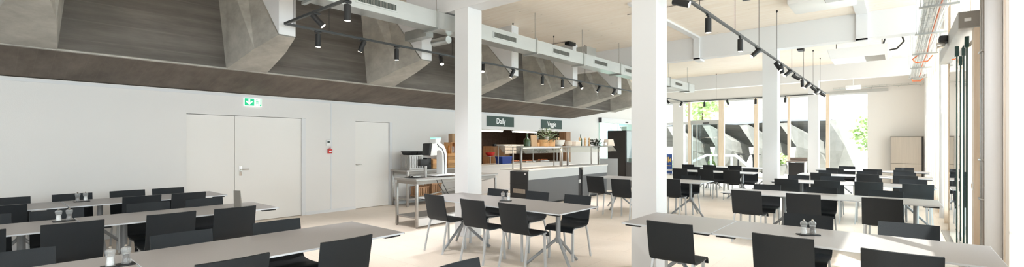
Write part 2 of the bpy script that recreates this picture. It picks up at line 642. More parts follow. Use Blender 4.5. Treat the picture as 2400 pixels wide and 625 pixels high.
MB().box(0.0, 0.1, 0.955, 1.035, 0, 2.078).build('door_jamb', 'white_paint', d2, smooth=0)
MB().tube([(0.062, 0.035, 1.052), (0.115, 0.035, 1.052), (0.12, 0.045, 1.052), (0.12, 0.16, 1.052)], 0.0095, 10).build('door_handle', 'chrome', d2)

# concrete soffit with folded ribs
EX, EZ = -8.58, 2.80
mb = MB()
pr = [(-10.4, 2.49), (WX, 2.53), (EX, EZ), (EX, CEIL), (-10.4, CEIL)]
ya = -4.1
yb = [15.0, 15.06, 16.05, 16.05, 15.0]
va = [mb.bm.verts.new((p[0], ya, p[1])) for p in pr]
vb = [mb.bm.verts.new((p[0], yb[i], p[1])) for i, p in enumerate(pr)]
mb.bm.faces.new(va)
mb.bm.faces.new(vb)
for i in range(5):
    j = (i + 1) % 5
    mb.bm.faces.new((va[i], va[j], vb[j], vb[i]))
soff = mb.build('concrete_soffit', 'concrete_dark', smooth=0)
soff.data.materials.append(MATS['concrete_soffit'])
for p in soff.data.polygons:
    c = p.center
    if p.normal.z < -0.5:
        p.material_index = 1
struct(soff, 'dark board-marked concrete band above the white door wall')
m = MB()
m.prism([(EX - 0.01, EZ - 0.012), (EX + 0.03, EZ - 0.006), (EX + 0.03, EZ + 0.012), (EX - 0.01, EZ + 0.03)], 'y', -4.1, 16.0)
struct(m.build('trim_4', 'concrete_rib', smooth=0), 'pale concrete lip where the soffit band meets the rib wall')
RIBS = [0.37, 3.015, 5.665, 8.34, 11.0, 13.7]
for i, yc in enumerate(RIBS):
    mb = MB()
    L = {}
    for s in (-1, 1):
        L[s] = [mb.bm.verts.new(p) for p in ((EX, s * 0.32, EZ - 0.003), (-7.62, s * 0.235, 3.02), (-7.02, s * 0.125, 3.16), (-8.12, s * 0.19, CEIL),
                                              (-8.3, s * 0.40, CEIL), (EX, s * 0.47, CEIL), (EX - 0.1, s * 0.47, CEIL), (EX - 0.1, s * 0.32, EZ + 0.02))]
    for s in (-1, 1):
        v = L[s]
        for f in ((0, 1, 4), (0, 4, 5), (1, 2, 3), (1, 3, 4), (0, 5, 6, 7)):
            mb.bm.faces.new([v[k] for k in f])
    a, b = L[-1], L[1]
    for k in ((0, 1), (1, 2), (2, 3), (3, 4), (4, 5), (5, 6), (6, 7), (7, 0)):
        mb.bm.faces.new((a[k[0]], a[k[1]], b[k[1]], b[k[0]]))
    o = mb.build('concrete_rib', 'concrete_rib', smooth=0, loc=(0, yc, 0))
    struct(o, 'pale folded concrete rib, %s from the left of the photo' % ORD[i])
    mb = MB()
    mb.prism([(-7.0, 3.175), (-7.0, CEIL), (-8.14, CEIL)], 'y', yc - 0.122, yc + 0.122)
    struct(mb.build('trim_%d' % (10 + i), 'white_paint', smooth=0), 'white infill plate above the %s concrete rib' % ORD[i])
mb = MB()
mb.hexa([(EX - .1, 16.0, EZ - .01), (-7.55, 16.2, 3.02), (-7.55, 16.45, 3.02), (EX - .1, 16.62, EZ), (EX - .1, 15.95, CEIL), (-8.1, 16.15, CEIL), (-8.1, 16.45, CEIL), (EX - .1, 16.7, CEIL)])
struct(mb.build('concrete_rib', 'concrete_rib', smooth=0), 'last concrete rib beside the automatic glass door')

# columns and beams
CW = 0.32
COLS = [(-2.51, 5.22, 'white square column standing in front of the right table row'), (-5.71, 5.22, 'white square column beside the steel weighing table'),
        (-2.51, 12.3, 'white square column in the middle of the right side'), (-2.51, 19.55, 'white square column close to the glazed end')]
for x, y, l in COLS:
    o = MB().box(x, x + CW, y, y + CW, 0, 3.8, 0.004).build('column', 'white_paint', smooth=0)
    struct(o, l)
for i, y in enumerate((5.22, 12.3, 19.55)):
    o = MB().box(-7.05 if i == 0 else -9.78, 0.9, y, y + CW, 3.8, CEIL, 0.004).build('beam', 'white_paint', smooth=0)
    struct(o, 'white cross beam under the wooden ceiling, %s from the front' % ORD[i])

# glazed end
def solid(name, material, boxes, label):
    m = MB()
    for b in boxes:
        m.box(*b)
    return struct(m.build(name, material, smooth=0), label)


ET = EY + 0.12
solid('wall_end', 'white_wall', [(-0.926, 1.3, EY, EY + 0.25, 0, CEIL), (-9.78, -0.926, EY, EY + 0.2, 3.56, CEIL), (-8.589, -8.06, EY - 0.02, EY + 0.25, 0, 3.56)],
      'white end wall with the glazed openings')
sbox('trim_3', 'grey_paint', -9.78, -0.3, EY - 0.05, EY, 3.56, 3.66, 'grey metal rail above the end windows')
WIN = [(-9.78, -8.589, 'left of the white pier'), (-8.06, -7.72, 'between the pier and the glass entrance'), (-6.185, -4.912, 'right of the glass entrance'),
       (-4.758, -3.623, 'behind the middle white column'), (-3.529, -2.262, 'left of the rear white column'), (-2.147, -0.926, 'next to the white end wall')]
for i, (a, b, l) in enumerate(WIN):
    w = sempty('window_%d' % (i + 1), 'tall end window ' + l, (a, EY, 0))
    MB().box(0, b - a, 0.06, 0.075, 0.05, 3.55).build('window_pane', 'pane', w, smooth=0)
    m = MB()
    wd = b - a
    m.box(0, wd, 0.03, 0.10, 0, 0.05)
    m.box(0, wd, 0.03, 0.10, 3.50, 3.56)
    if i < 2:
        m.box(0, wd, 0.0, 0.10, 2.48, 2.60)
    m.build('window_frame', 'white_paint', w, smooth=0)
for i, (a, b) in enumerate(((-7.832, -7.70), (-6.411, -6.185), (-4.912, -4.758), (-3.623, -3.529), (-2.262, -2.147))):
    sbox('trim_%d' % (20 + i), 'post_wood', a, b, EY - 0.06, EY + 0.14, 0, 3.56, 'light wooden post of the glazed end, %s from the left' % ORD[i])
d3 = sempty('door_3', 'glazed entrance door in the end wall under a grey header', (-7.70, EY, 0))
MB().box(0, 1.29, -0.05, 0.11, 2.46, 2.66, 0.004).build('door_header', 'grey_paint', d3, smooth=0)
MB().box(0, 1.29, 0.05, 0.064, 2.66, 3.52).build('top_light', 'pane', d3, smooth=0)
MB().box(0.42, 1.24, 0.05, 0.064, 0.05, 2.46).build('door_leaf', 'door_glass', d3, smooth=0)
MB().box(0.0, 0.42, 0.03, 0.044, 0.05, 2.46).build('side_leaf', 'door_glass', d3, smooth=0)
m = MB()
for q in ((0, 0.05, 0.0, 0.1, 0, 2.46), (1.22, 1.29, 0.0, 0.1, 0, 2.46), (0.25, 0.29, 0.02, 0.07, 0, 2.46), (0, 1.29, 0.02, 0.09, 0, 0.05)):
    m.box(*q)
m.build('door_frame', 'grey_paint', d3, smooth=0)
MB().box(0.58, 0.86, -0.075, -0.05, 2.5, 2.545, 0.004).build('door_sensor', 'black_plastic', d3)

# long glazed side on the right
def mull(y, x0=0.66, x1=0.92, w=0.07, z1=CEIL):
    return (x0, x1, y - w / 2, y + w / 2, 0, z1)


GX = 0.88
solid('wall_right', 'white_wood', [(0.77, 1.3, 6.1, 6.3, 0, CEIL), (1.115, 1.15, 2.4, 5.0, 0, 2.6), (0.80, 1.0, 6.3, 7.88, 0, CEIL), (0.80, 1.0, 20.65, EY, 0, CEIL), (0.85, 1.0, 11.25, EY, 0, 0.25), (0.80, 1.0, 7.88, 11.25, 2.96, 3.16),  # low near panel and closed far bays added to block skylight and sun
                                  (0.82, 1.0, 11.25, EY, 2.42, 2.52)], 'white stained timber parts of the long glazed side')
k = 6
segs = [(-4.2, 6.1, 1.06, 1.1, 0.10)]
# near bays, set back
ys = [-3.9 + 1.25 * i for i in range(9)]
for a, b in zip(ys[:-1], ys[1:]):
    k += 1
    w = sempty('window_%d' % k, 'tall side window bay near the viewpoint, bay %d' % k, (1.1, a, 0))
    MB().box(0, 0.012, 0, b - a, 0.05, CEIL - 0.02).build('window_pane', 'pane', w, smooth=0)
    MB().box(-0.06, 0.07, -0.035, 0.035, 0, CEIL).build('mullion', 'post_wood', w, smooth=0)
# far bays with deep wooden mullions
ys = [11.3 + 0.933 * i for i in range(11)]
for a, b in zip(ys[:-1], ys[1:]):
    k += 1
    w = sempty('window_%d' % k, 'tall side window bay beyond the steel door, bay %d' % k, (GX, a, 0))
    MB().box(0, 0.012, 0.03, b - a - 0.03, 0.25, CEIL - 0.02).build('window_pane', 'pane', w, smooth=0)
    MB().box(-0.20, 0.08, -0.035, 0.035, 0, CEIL).build('mullion', 'post_wood', w, smooth=0)
w = sempty('window_%d' % (k + 1), 'clerestory pane above the steel sliding door', (GX, 7.88, 3.16))
MB().box(0, 0.012, 0, 3.37, 0, 1.19).build('window_pane', 'pane', w, smooth=0)
MB().box(-0.06, 0.06, 1.65, 1.72, 0, 1.19).build('mullion', 'post_wood', w, smooth=0)
solid('canopy_outside', 'white_paint', [(1.16, 2.9, -4.2, 6.1, 3.08, 3.16), (1.02, 2.9, 6.1, EY, 2.58, 2.66)], 'pale canopy outside the long glazed side')  # canopy added to stop direct sun through the lower panes
for i, (y, l) in enumerate(((6.72, 'nearest'), (13.05, 'middle'), (20.0, 'farthest'))):
    o = MB().tube([(0.74 if i == 0 else 0.715, y, 0), (0.74 if i == 0 else 0.715, y, CEIL)], 0.066, 24).build('column', 'white_paint')
    struct(o, 'round white steel column on the glazed side, the %s of three' % l)
# timber jambs
solid('trim_30', 'post_wood', [(0.768, 0.86, 6.305, 6.36, 0, CEIL), (0.76, 0.86, 6.95, 7.35, 0, CEIL)], 'pale timber boards beside the nearest round column')
solid('trim_31', 'post_wood', [(0.70, 0.86, 7.86, 8.05, 0, 2.96), (0.70, 0.86, 11.1, 11.28, 0, CEIL)], 'timber jambs of the steel sliding door')
solid('trim_32', 'post_wood', [(0.76, 0.86, 9.35, 9.55, 0, 2.96)], 'timber post behind the sliding glass leaves')
# sliding door
d4 = sempty('door_4', 'automatic sliding glass door with a steel header on the right', (0.56, 7.85, 0))
MB().box(0, 0.20, 0, 3.35, 2.96, 3.17, 0.004).build('door_header', 'door_steel', d4, smooth=0)
MB().box(0.01, 0.2, -0.004, 0.0, 2.97, 3.16).build('end_plate', 'steel_matte', d4, smooth=0)
m = MB()
m.box(0.055, 0.115, -0.012, -0.004, 3.045, 3.085, 0.002)
m.build('switch_plate', 'white_plastic', d4)
for i, (x, y0, y1) in enumerate(((0.10, 0.35, 1.35), (0.06, 1.1, 2.1), (0.12, 2.15, 3.2))):
    lf = MB().box(x, x + 0.012, y0, y1, 0.02, 2.86).build('door_leaf', 'door_glass', d4, smooth=0)
    MB().box(x - 0.003, x + 0.015, y0 - 0.006, y0, 0.02, 2.86).build('leaf_edge', 'glass_edge', lf, smooth=0)
    MB().box(x - 0.014, x + 0.026, y0 - 0.012, y0 + 0.05, 2.78, 2.92).build('leaf_clamp', 'glass_edge', lf, smooth=0)
MB().box(0.02, 0.18, 0.1, 3.3, 0, 0.006).build('floor_rail', 'steel', d4, smooth=0)
sn = MB().box(-0.10, 0.0, 1.45, 1.72, 3.06, 3.16, 0.02).build('door_sensor', 'black_plastic', d4)
MB().box(-0.125, -0.03, 1.5, 1.68, 3.0, 3.07, 0.015).build('sensor_lens', 'chrome', sn)

# outside: paving, folded concrete stand, street front
sbox('ground_outside', 'pavement', -60, 40, EY + 0.15, 75, -0.3, -0.02, 'pale paving outside the glazed end')
sbox('ground_side', 'pavement', 1.3, 40, -30, EY + 0.15, -0.3, -0.02, 'pale paving outside the long glazed side')

# ================================================================= SERVING AREA BEHIND THE HATCH
solid('wall_kitchen', 'brown_wall', [(-12.9, -12.7, 9.0, 15.6, 0, 2.6), (-12.7, -10.1, 9.0, 9.3, 0, 2.6), (-12.7, -10.1, 15.2, 15.6, 0, 2.6), (-12.7, -10.1, 9.0, 15.6, 2.4, 2.6)],
      'dark brown walls of the kitchen behind the hatch')
sbox('trim_40', 'cabinet_wood', -10.1, WX + 0.01, 14.72, 15.02, 0.84, 2.0, 'wooden jamb at the right end of the hatch')
sbox('trim_41', 'counter_top', -10.5, WX + 0.06, 9.5, 14.72, 0.84, 0.88, 'pale ledge of the serving hatch')
area('hatch_light', (-10.6, 12.2, 1.92), (0.1, 0, -1), 0.6, 4.6, 22, (1.0, 0.82, 0.6))
for i, (a, b) in enumerate(((9.95, 11.25), (11.75, 13.1))):
    t = thing('tube_lamp', '%s white tube lamp under the head of the serving hatch' % ('left' if i == 0 else 'right'), 'lamp', (-9.98, a, 1.935))
    MB().box(-0.04, 0.04, 0, b - a, 0.03, 0.065, 0.005).build('lamp_housing', 'white_plastic', t)
    MB().box(-0.03, 0.03, 0.02, b - a - 0.02, 0, 0.03, 0.01).build('diffuser', 'led_tube', t)

# ================================================================= TABLES
def make_table(L, W, legs, label, loc, rz):
    t = thing('dining_table', label, 'table', loc, rz, 'long grey dining tables')
    MB().box(-L / 2 + 0.004, L / 2 - 0.004, -W / 2 + 0.004, W / 2 - 0.004, 0.727, 0.741).build('tabletop', 'table_top', t, smooth=0)
    m = MB()
    e = 0.006
    for q in ((-L / 2, L / 2, -W / 2, -W / 2 + e), (-L / 2, L / 2, W / 2 - e, W / 2), (-L / 2, -L / 2 + e, -W / 2, W / 2), (L / 2 - e, L / 2, -W / 2, W / 2)):
        m.box(q[0], q[1], q[2], q[3], 0.7265, 0.7405, 0.0015)
    m.build('edge_band', 'table_edge', t, smooth=0)
    MB().box(-L / 2 + 0.1, L / 2 - 0.1, -0.04, 0.04, 0.695, 0.727).build('under_rail', 'black_metal', t, smooth=0)
    for sx in (-1, 1):
        for sy in (-1, 1):
            xa = sx * (L / 2 - 0.03)
            MB().box(min(xa, xa - sx * 0.16), max(xa, xa - sx * 0.16), min(sy * (W / 2 - 0.02), sy * (W / 2 - 0.07)), max(sy * (W / 2 - 0.02), sy * (W / 2 - 0.07)),
                     0.708, 0.727, 0.003).build('corner_block', 'black_plastic', t)
    for q, lx in enumerate(legs):
        sgn = 1 if lx >= 0 else -1
        pole = MB().tube([(lx, 0, 0.30), (lx, 0, 0.70)], 0.030, 18).build('leg', 'table_leg', t)
        MB().lathe([(0.035, 0), (0.085, 0.02), (0.09, 0.03)], 20, (lx, 0, 0.697)).build('leg_plate', 'black_plastic', pole)
        for k in range(3):
            a = R(90 + 120 * k) + (R(58) if sgn > 0 else R(2)) + PI
            fx, fy = math.cos(a), math.sin(a)
            MB().tube([(lx, 0, 0.40), (lx + fx * 0.02, fy * 0.02, 0.345), (lx + fx * 0.41, fy * 0.41, 0.012)], 0.024, 12, r_end=0.018).build('foot', 'table_leg', pole)
    return t


TA = 'table'
tabs = [
    (1.80, 0.86, (-0.55, 0.5), 'long grey table closest to the white door wall, with a salt and pepper tray', (-8.52, 1.66, 0), PI / 2),
    (1.80, 0.86, (-0.55, 0.5), 'grey table closest to the door wall, cut off by the left photo edge', (-8.52, -0.15, 0), PI / 2),
    (1.80, 0.86, (-0.55, 0.5), 'long grey table in the middle of the left three, carrying the menu holder', (-6.42, 1.58, 0), PI / 2),
    (1.80, 0.86, (-0.55, 0.5), 'grey middle left table, cut off by the left photo edge', (-6.42, -0.23, 0), PI / 2),
    (1.83, 0.90, (-0.55, 0.5), 'long grey table in the left foreground with free right end', (-3.885, 1.61, 0), PI / 2),
    (1.50, 0.90, (-0.3, 0.3), 'grey foreground table under the big salt and pepper mills, bottom left', (-3.885, -0.06, 0), PI / 2),
    (2.55, 0.89, (-0.78, 0.95), 'grey six-seat table in the centre in front of the serving counter', (-4.225, 4.75, 0), 0),
    (2.55, 0.88, (-0.8, 0.92), 'grey table behind the front square column, near the counter', (-4.325, 9.93, 0), 0),
    (2.65, 0.88, (-0.8, 0.95), 'grey table third back in the centre row', (-4.27, 13.86, 0), 0),
    (2.65, 0.88, (-0.8, 0.95), 'grey table of the centre row closest to the glass entrance', (-4.30, 16.75, 0), 0),
    (0.88, 0.89, (0.0,), 'short square grey table at the left end of the front right row', (-1.732, 4.74, 0), 0),
    (1.84, 0.89, (-0.5, 0.55), 'grey table in the right foreground with a sunlit patch', (-0.368, 4.74, 0), 0),
    (2.70, 0.86, (-0.5, 1.1), 'grey table second from the front in the right row', (-0.915, 8.47, 0), 0),
    (2.65, 0.88, (-0.8, 0.9), 'grey table third from the front in the right row', (-0.795, 11.53, 0), 0),
    (2.65, 0.88, (-0.8, 0.9), 'grey table fourth from the front in the right row', (-0.71, 14.40, 0), 0),
    (2.65, 0.88, (-0.8, 0.9), 'rearmost grey table of the right row, before the steel cabinet', (-0.65, 17.28, 0), 0),
]
for a in tabs:
    make_table(*a)


# ================================================================= CHAIRS
def chair_rows(prof, bulge, hw=0.213):
    rows = []
    for (y, z, k) in prof:
        rows.append([(x * hw, y - bulge * k * (1 - x * x), z) for x in (-1, -0.6, -0.2, 0.2, 0.6, 1)])
    return rows


def make_chair():
    t = thing('moulded_chair', 'black', 'chair', (0, 0, 0), 0, 'black moulded canteen chairs')
    back = [(-0.258, 0.822, 1.0), (-0.238, 0.72, 0.95), (-0.215, 0.61, 0.8), (-0.198, 0.53, 0.6), (-0.186, 0.485, 0.4), (-0.166, 0.458, 0.2)]
    seat = [(-0.166, 0.458, 0.2), (-0.135, 0.447, 0.1), (-0.05, 0.440, 0.0), (0.07, 0.443, 0), (0.155, 0.449, 0), (0.195, 0.443, 0), (0.218, 0.422, 0), (0.226, 0.385, 0)]
    MB().grid_shell(chair_rows(back, 0.022), 0.016).build('backrest', 'chair_black', t, smooth=50)
    MB().grid_shell(chair_rows(seat, 0.022), 0.016).build('seat', 'chair_black', t, smooth=50)
    for s in (-1, 1):
        MB().tube([(s * 0.185, -0.165, 0.446), (s * 0.192, -0.205, 0.30), (s * 0.203, -0.265, 0.0)], 0.0105, square=True).build('leg', 'leg_grey', t, smooth=0)
    for s in (-1, 1):
        MB().tube([(s * 0.180, 0.165, 0.438), (s * 0.183, 0.170, 0.25), (s * 0.188, 0.178, 0.0)], 0.0125, square=True).build('leg', 'leg_grey', t, smooth=0)
    for s in (-1, 1):
        MB().tube([(s * 0.193, -0.165, 0.434), (s * 0.193, 0.16, 0.430), (s * 0.193, 0.19, 0.425)], 0.008, square=True).build('side_rail', 'leg_grey', t, smooth=0)
    return t


proto = make_chair()
first = [True]
rj = random.Random(3)


def put_chair(bx, by, facing, label):
    """bx, by: where the top of the back stands; facing: angle of the direction the sitter looks"""
    fx, fy = math.cos(facing), math.sin(facing)
    loc = (bx + 0.258 * fx, by + 0.258 * fy, 0)
    rz = facing - PI / 2 + R(rj.uniform(-1.5, 1.5))
    if first[0]:
        proto.location = loc
        proto.rotation_euler = (0, 0, rz)
        proto['label'] = label
        first[0] = False
    else:
        dup(proto, loc, rz, label)


PX, NX, PY, NY = 0.0, PI, PI / 2, -PI / 2
rows = [
    # phrase, facing, list of (x, y), ordinal words
    ('black chair on wall side of door wall table, %s from the double door', PX, [(-9.12, 2.02), (-9.13, 1.51), (-9.14, 0.89), (-9.14, 0.26)]),
    ('black chair on near side of door wall table, %s from the double door', NX, [(-8.02, 2.03), (-8.02, 1.49), (-8.02, 0.18)]),
    ('black chair on far side of middle left table, %s from menu holder', PX, [(-7.04, 1.96), (-7.04, 1.36), (-7.06, 0.565), (-7.06, 0.02)]),
    ('black chair on near side of middle left table, %s from menu holder', NX, [(-5.77, 1.91), (-5.80, 1.315), (-5.81, 0.575), (-5.81, -0.06)]),
    ('dark chair on far side of left foreground table, %s from its right end', PX, [(-4.48, 1.83), (-4.48, 1.09), (-4.56, 0.15)]),
    ('dark chair on near side of left foreground table, %s from its right end', NX, [(-3.225, 1.84), (-3.21, 1.05)]),
    ('dark chair back alone at the bottom edge of the photo, left of centre%s', PX, [(-2.05, 1.87)]),
    ('black chair on near side of centre table by counter, %s from left', PY, [(-5.04, 4.21), (-4.22, 4.15), (-3.565, 4.18)]),
    ('black chair on the counter side of the centre table, %s from left', NY, [(-4.89, 5.40), (-4.165, 5.49), (-3.435, 5.47)]),
    ('black chair near side of table behind front column, %s from left', PY, [(-5.12, 8.85), (-4.33, 8.50), (-3.60, 9.24)]),
    ('only black chair on the far side of the table behind the front column', NY, [(-3.60, 10.52)]),
    ('black chair at the third centre table, near side, %s from left', PY, [(-4.89, 13.33), (-4.17, 13.36), (-3.49, 13.36)]),
    ('black chair at the third centre table, far side, %s from left', NY, [(-4.92, 14.58), (-4.1, 14.63), (-3.3, 14.65)]),
    ('black chair at the centre table closest to the glass entrance, %s from left', PY, [(-5.59, 16.05), (-4.88, 16.08), (-4.1, 16.1)]),
    ('black chair at the front right table, near side, %s from left', PY, [(-1.62, 4.13), (-0.70, 4.11), (0.01, 4.0)]),
    ('chair at the front right table, far side behind the sunlit top, %s from left', NY, [(-0.71, 5.51), (0.065, 5.49)]),
    ('black chair at the second right table, near side, %s from left', PY, [(-1.80, 7.72), (-1.05, 7.72), (-0.17, 7.78)]),
    ('black chair at the second right table, far side, %s from left', NY, [(-1.78, 9.10), (-0.97, 9.06), (-0.15, 9.09)]),
    ('black chair at the third right table, near side, %s from left', PY, [(-1.77, 10.79), (-1.08, 10.82), (-0.44, 10.92), (0.26, 10.9)]),
    ('black chair at the third right table, far side, %s from left', NY, [(-1.75, 12.18), (-1.11, 12.23), (0.23, 12.25)]),
    ('black chair at the fourth right table, near side, %s from left', PY, [(-1.48, 13.55), (-0.56, 13.65), (0.11, 13.6)]),
    ('black chair at the fourth right table, far side, %s from left', NY, [(-1.47, 15.0), (-0.62, 15.05), (0.12, 15.12)]),
    ('black chair at the rearmost right table, near side, %s from left', PY, [(-1.43, 16.4), (-0.56, 16.4), (0.1, 16.4)]),
    ('black chair at the rearmost right table, far side, %s from left', NY, [(-1.25, 18.0), (0.13, 18.05)]),
]
for ph, fc, lst in rows:
    for i, (x, y) in enumerate(lst):
        if '%s' in ph:
            ph2 = ph % (ORD[i] if len(lst) > 1 else ('' if ph.endswith('centre%s') else 'only one, seen'))
        put_chair(x, y, fc, ph2)


# ================================================================= SALT AND PEPPER
def make_mill(fill):
    t = thing('spice_mill', 'x', 'mill', (0, 0, 0), 0, 'clear salt and pepper mills')
    MB().lathe([(0.026, 0), (0.027, 0.006), (0.024, 0.02), (0.022, 0.035), (0.0205, 0.05), (0.022, 0.062), (0.025, 0.068), (0.0225, 0.072)], 18).build('body', 'acrylic', t)
    MB().lathe([(0.0225, 0.073), (0.0265, 0.080), (0.029, 0.092), (0.027, 0.102), (0.018, 0.108), (0.006, 0.110)], 18).build('cap', 'acrylic', t)
    MB().lathe([(0.0185, 0.004), (0.0185, 0.03), (0.0165, 0.058), (0.004, 0.0585)], 16).build('filling', fill, t)
    MB().lathe([(0.004, 0.109), (0.009, 0.114), (0.010, 0.120), (0.006, 0.126), (0.001, 0.127)], 12).build('knob', 'chrome', t)
    return t


salt, pep = make_mill('salt'), make_mill('pepper')
salt_used = pep_used = False
SETS = [((-8.684, 0.90), (-8.667, 0.974), PI / 2, 'by the door wall', True), ((-6.625, 0.544), (-6.618, 0.619), PI / 2, 'in the middle of the left side', False),
        ((-3.937, 0.565), (-3.929, 0.64), PI / 2, 'in the left foreground', False), ((-4.245, 4.80), (-4.19, 4.84), 0.6, 'in the centre', True),
        ((-0.645, 4.735), (-0.575, 4.80), 0.75, 'in the right foreground', False)]
for (p, q, rz, where, swap) in SETS:
    cx, cy = (p[0] + q[0]) / 2, (p[1] + q[1]) / 2
    tr = MB().box(-0.085, 0.085, -0.045, 0.045, 0, 0.009, 0.003).build('condiment_tray', 'black_plastic', None, (cx, cy, 0.741))
    tr.rotation_euler = (0, 0, rz)
    tag(tr, 'small black tray under the mills on the table %s' % where, 'tray', 'black condiment trays')
    d = Vector((math.cos(rz), math.sin(rz), 0)) * 0.04
    a = (cx - d.x, cy - d.y, 0.7505)
    b = (cx + d.x, cy + d.y, 0.7505)
    if swap:
        a, b = b, a
    for m_, pos, nm in ((salt, a, 'salt'), (pep, b, 'pepper')):
        lab = 'clear acrylic %s mill on the table %s' % ('salt' if nm == 'salt' else 'dark pepper', where)
        used = salt_used if nm == 'salt' else pep_used
        if used:
            dup(m_, pos, 0.3, lab)
        else:
            m_.location = pos
            m_['label'] = lab
            if nm == 'salt':
                salt_used = True
            else:
                pep_used = True
t = thing('menu_holder', 'grey card in a clear stand at the end of the middle left table', 'menu holder', (-6.373, 2.136, 0.741), 0.45)
MB().box(-0.06, 0.06, -0.04, 0.04, 0, 0.006, 0.002).build('stand', 'acrylic', t)
MB().hexa([(-0.055, -0.012, 0.006), (0.055, -0.012, 0.006), (0.055, 0.008, 0.006), (-0.055, 0.008, 0.006), (-0.05, -0.02, 0.215), (0.05, -0.02, 0.215), (0.05, -0.013, 0.215), (-0.05, -0.013, 0.215)]).build('card', 'steel_matte', t, smooth=0)

# ================================================================= WALL FITTINGS
t = thing('exit_sign', 'green and white emergency exit sign above the double door', 'sign', (WX + 0.005, 3.37, 2.29))
MB().box(0, 0.03, 0, 0.33, 0, 0.155, 0.004).build('sign_box', 'exit_white', t)
MB().box(0.03, 0.033, 0.012, 0.185, 0.008, 0.147).build('green_field', 'exit_green', t, smooth=0)
MB().prism([(0.095, 0.02), (0.03, 0.085), (0.048, 0.1), (0.08, 0.07), (0.08, 0.137), (0.11, 0.137), (0.11, 0.07), (0.142, 0.1), (0.16, 0.085)], 'x', 0.033, 0.036).build('arrow', 'exit_white', t, smooth=0)
m = MB()
m.prism([(0.29, 0.008), (0.318, 0.008), (0.318, 0.147), (0.302, 0.147), (0.302, 0.03), (0.29, 0.045)], 'x', 0.03, 0.033)
m.build('doorway_mark', 'exit_green', t, smooth=0)
m = MB()
m.lathe([(0.001, -0.002), (0.011, -0.001), (0.011, 0.001), (0.001, 0.002)], 10, (0, 0, 0))
m.bm.transform(Matrix.Translation((0.034, 0.235, 0.128)) @ Matrix.Rotation(PI / 2, 4, 'Y'))
for pts in (((0.24, 0.112), (0.258, 0.07)), ((0.258, 0.07), (0.238, 0.05), (0.215, 0.05)), ((0.258, 0.07), (0.272, 0.045), (0.262, 0.018)), ((0.242, 0.108), (0.218, 0.095), (0.222, 0.075)), ((0.245, 0.105), (0.268, 0.1), (0.277, 0.085))):
    m.tube([(0.034, a, b) for a, b in pts], 0.0045, 6)
m.build('running_figure', 'exit_green', t, smooth=0)

t = thing('thermostat', 'white room control with a dark display beside the joint strip', 'thermostat', (WX + 0.003, 5.055, 1.50))
MB().box(0, 0.02, 0, 0.10, 0, 0.13, 0.004).build('housing', 'white_plastic', t)
MB().box(0.02, 0.022, 0.025, 0.08, 0.065, 0.105).build('display', 'grille_dark', t, smooth=0)
t = thing('alarm_button', 'red manual call box with a wire under the thermostat', 'alarm', (WX + 0.003, 5.09, 1.33))
MB().box(0, 0.04, 0, 0.10, 0, 0.095, 0.006).build('housing', 'red_plastic', t)
MB().box(0.04, 0.043, 0.022, 0.078, 0.025, 0.055).build('label_field', 'white_plastic', t, smooth=0)
MB().tube([(0.02, 0.03, 0.095), (0.02, 0.035, 0.12), (0.02, 0.06, 0.13), (0.02, 0.065, 0.095)], 0.005, 6).build('wire_loop', 'red_plastic', t)


def text_part(body, size, loc, rot, material, parent, name='lettering'):
    c = bpy.data.curves.new(name, 'FONT')
    c.body = body
    c.size = size
    c.align_x = 'CENTER'
    c.align_y = 'CENTER'
    c.extrude = 0.002
    c.offset = 0.002
    o = bpy.data.objects.new(name, c)
    sc.collection.objects.link(o)
    bpy.context.view_layer.update()
    me = bpy.data.meshes.new_from_object(o.evaluated_get(bpy.context.evaluated_depsgraph_get()))
    bpy.data.objects.remove(o)
    me.materials.clear()
    me.materials.append(MATS[material])
    o = bpy.data.objects.new(name, me)
    sc.collection.objects.link(o)
    o.parent = parent
    o.location = loc
    o.rotation_euler = rot
    return o


for txt, y0, y1 in (('Daily', 10.27, 11.58), ('Veggie', 13.09, 14.41)):
    t = thing('menu_sign', 'dark green sign reading %s above the serving hatch' % txt, 'sign', (WX + 0.004, y0, 2.095))
    MB().box(0, 0.015, 0, y1 - y0, 0, 0.325, 0.002).build('sign_board', 'sign_green', t, smooth=0)
    o = text_part(txt, 0.205, (0.017, (y1 - y0) / 2, 0.165), (PI / 2, 0, PI / 2), 'sign_text', t)
    o.scale = (1.05, 1.25, 1)

# ================================================================= CEILING SERVICES
t = thing('ventilation_duct', 'long galvanised ventilation duct with dark grilles hanging in front of the concrete ribs', 'duct', (-5.9, 0, 0))
m = MB()
m.box(-0.30, 0, -3.5, 17.62, 3.49, 3.77)
m.build('duct_body', 'galvanized', t, smooth=0)
MB().box(0.0, 0.003, -3.5, 17.62, 3.492, 3.768).build('duct_side', 'duct_face', t, smooth=0)
for yc in (2.05, 3.85, 6.73, 8.68, 10.5, 12.2, 14.1, 16.0):
    MB().box(0.003, 0.012, yc - 0.36, yc + 0.36, 3.565, 3.70, 0.002).build('grille_frame', 'duct_face', t, smooth=0)
    g = MB().box(0.010, 0.014, yc - 0.325, yc + 0.325, 3.588, 3.678).build('grille', 'grille_dark', t, smooth=0)
    m = MB()
    for q in range(26):
        yy = yc - 0.315 + q * 0.0252
        m.box(0.013, 0.018, yy - 0.003, yy + 0.003, 3.588, 3.678)
    m.build('grille_bars', 'steel_matte', g, smooth=0)
for yc in (2.9, 5.0, 7.74, 9.65, 11.6, 13.3, 15.2, 17.0):
    m = MB()
    m.box(0.0, 0.02, yc - 0.02, yc + 0.02, 3.47, 3.80)
    m.box(-0.34, 0.04, yc - 0.025, yc + 0.025, 3.455, 3.489)
    b = m.build('duct_bracket', 'galvanized', t, smooth=0)
    MB().tube([(-0.06, yc + 0.03, 3.77), (-0.06, yc + 0.03, CEIL)], 0.005, 6).build('hanger_rod', 'steel_matte', t)
for yc in (5.95, 10.2):
    MB().box(-0.42, -0.1, yc - 0.22, yc + 0.22, 3.77, 4.02, 0.004).build('branch_box', 'galvanized', t, smooth=0)
m = MB()
m.box(-0.9, -0.3, 5.0, 5.16, 3.40, 3.56)
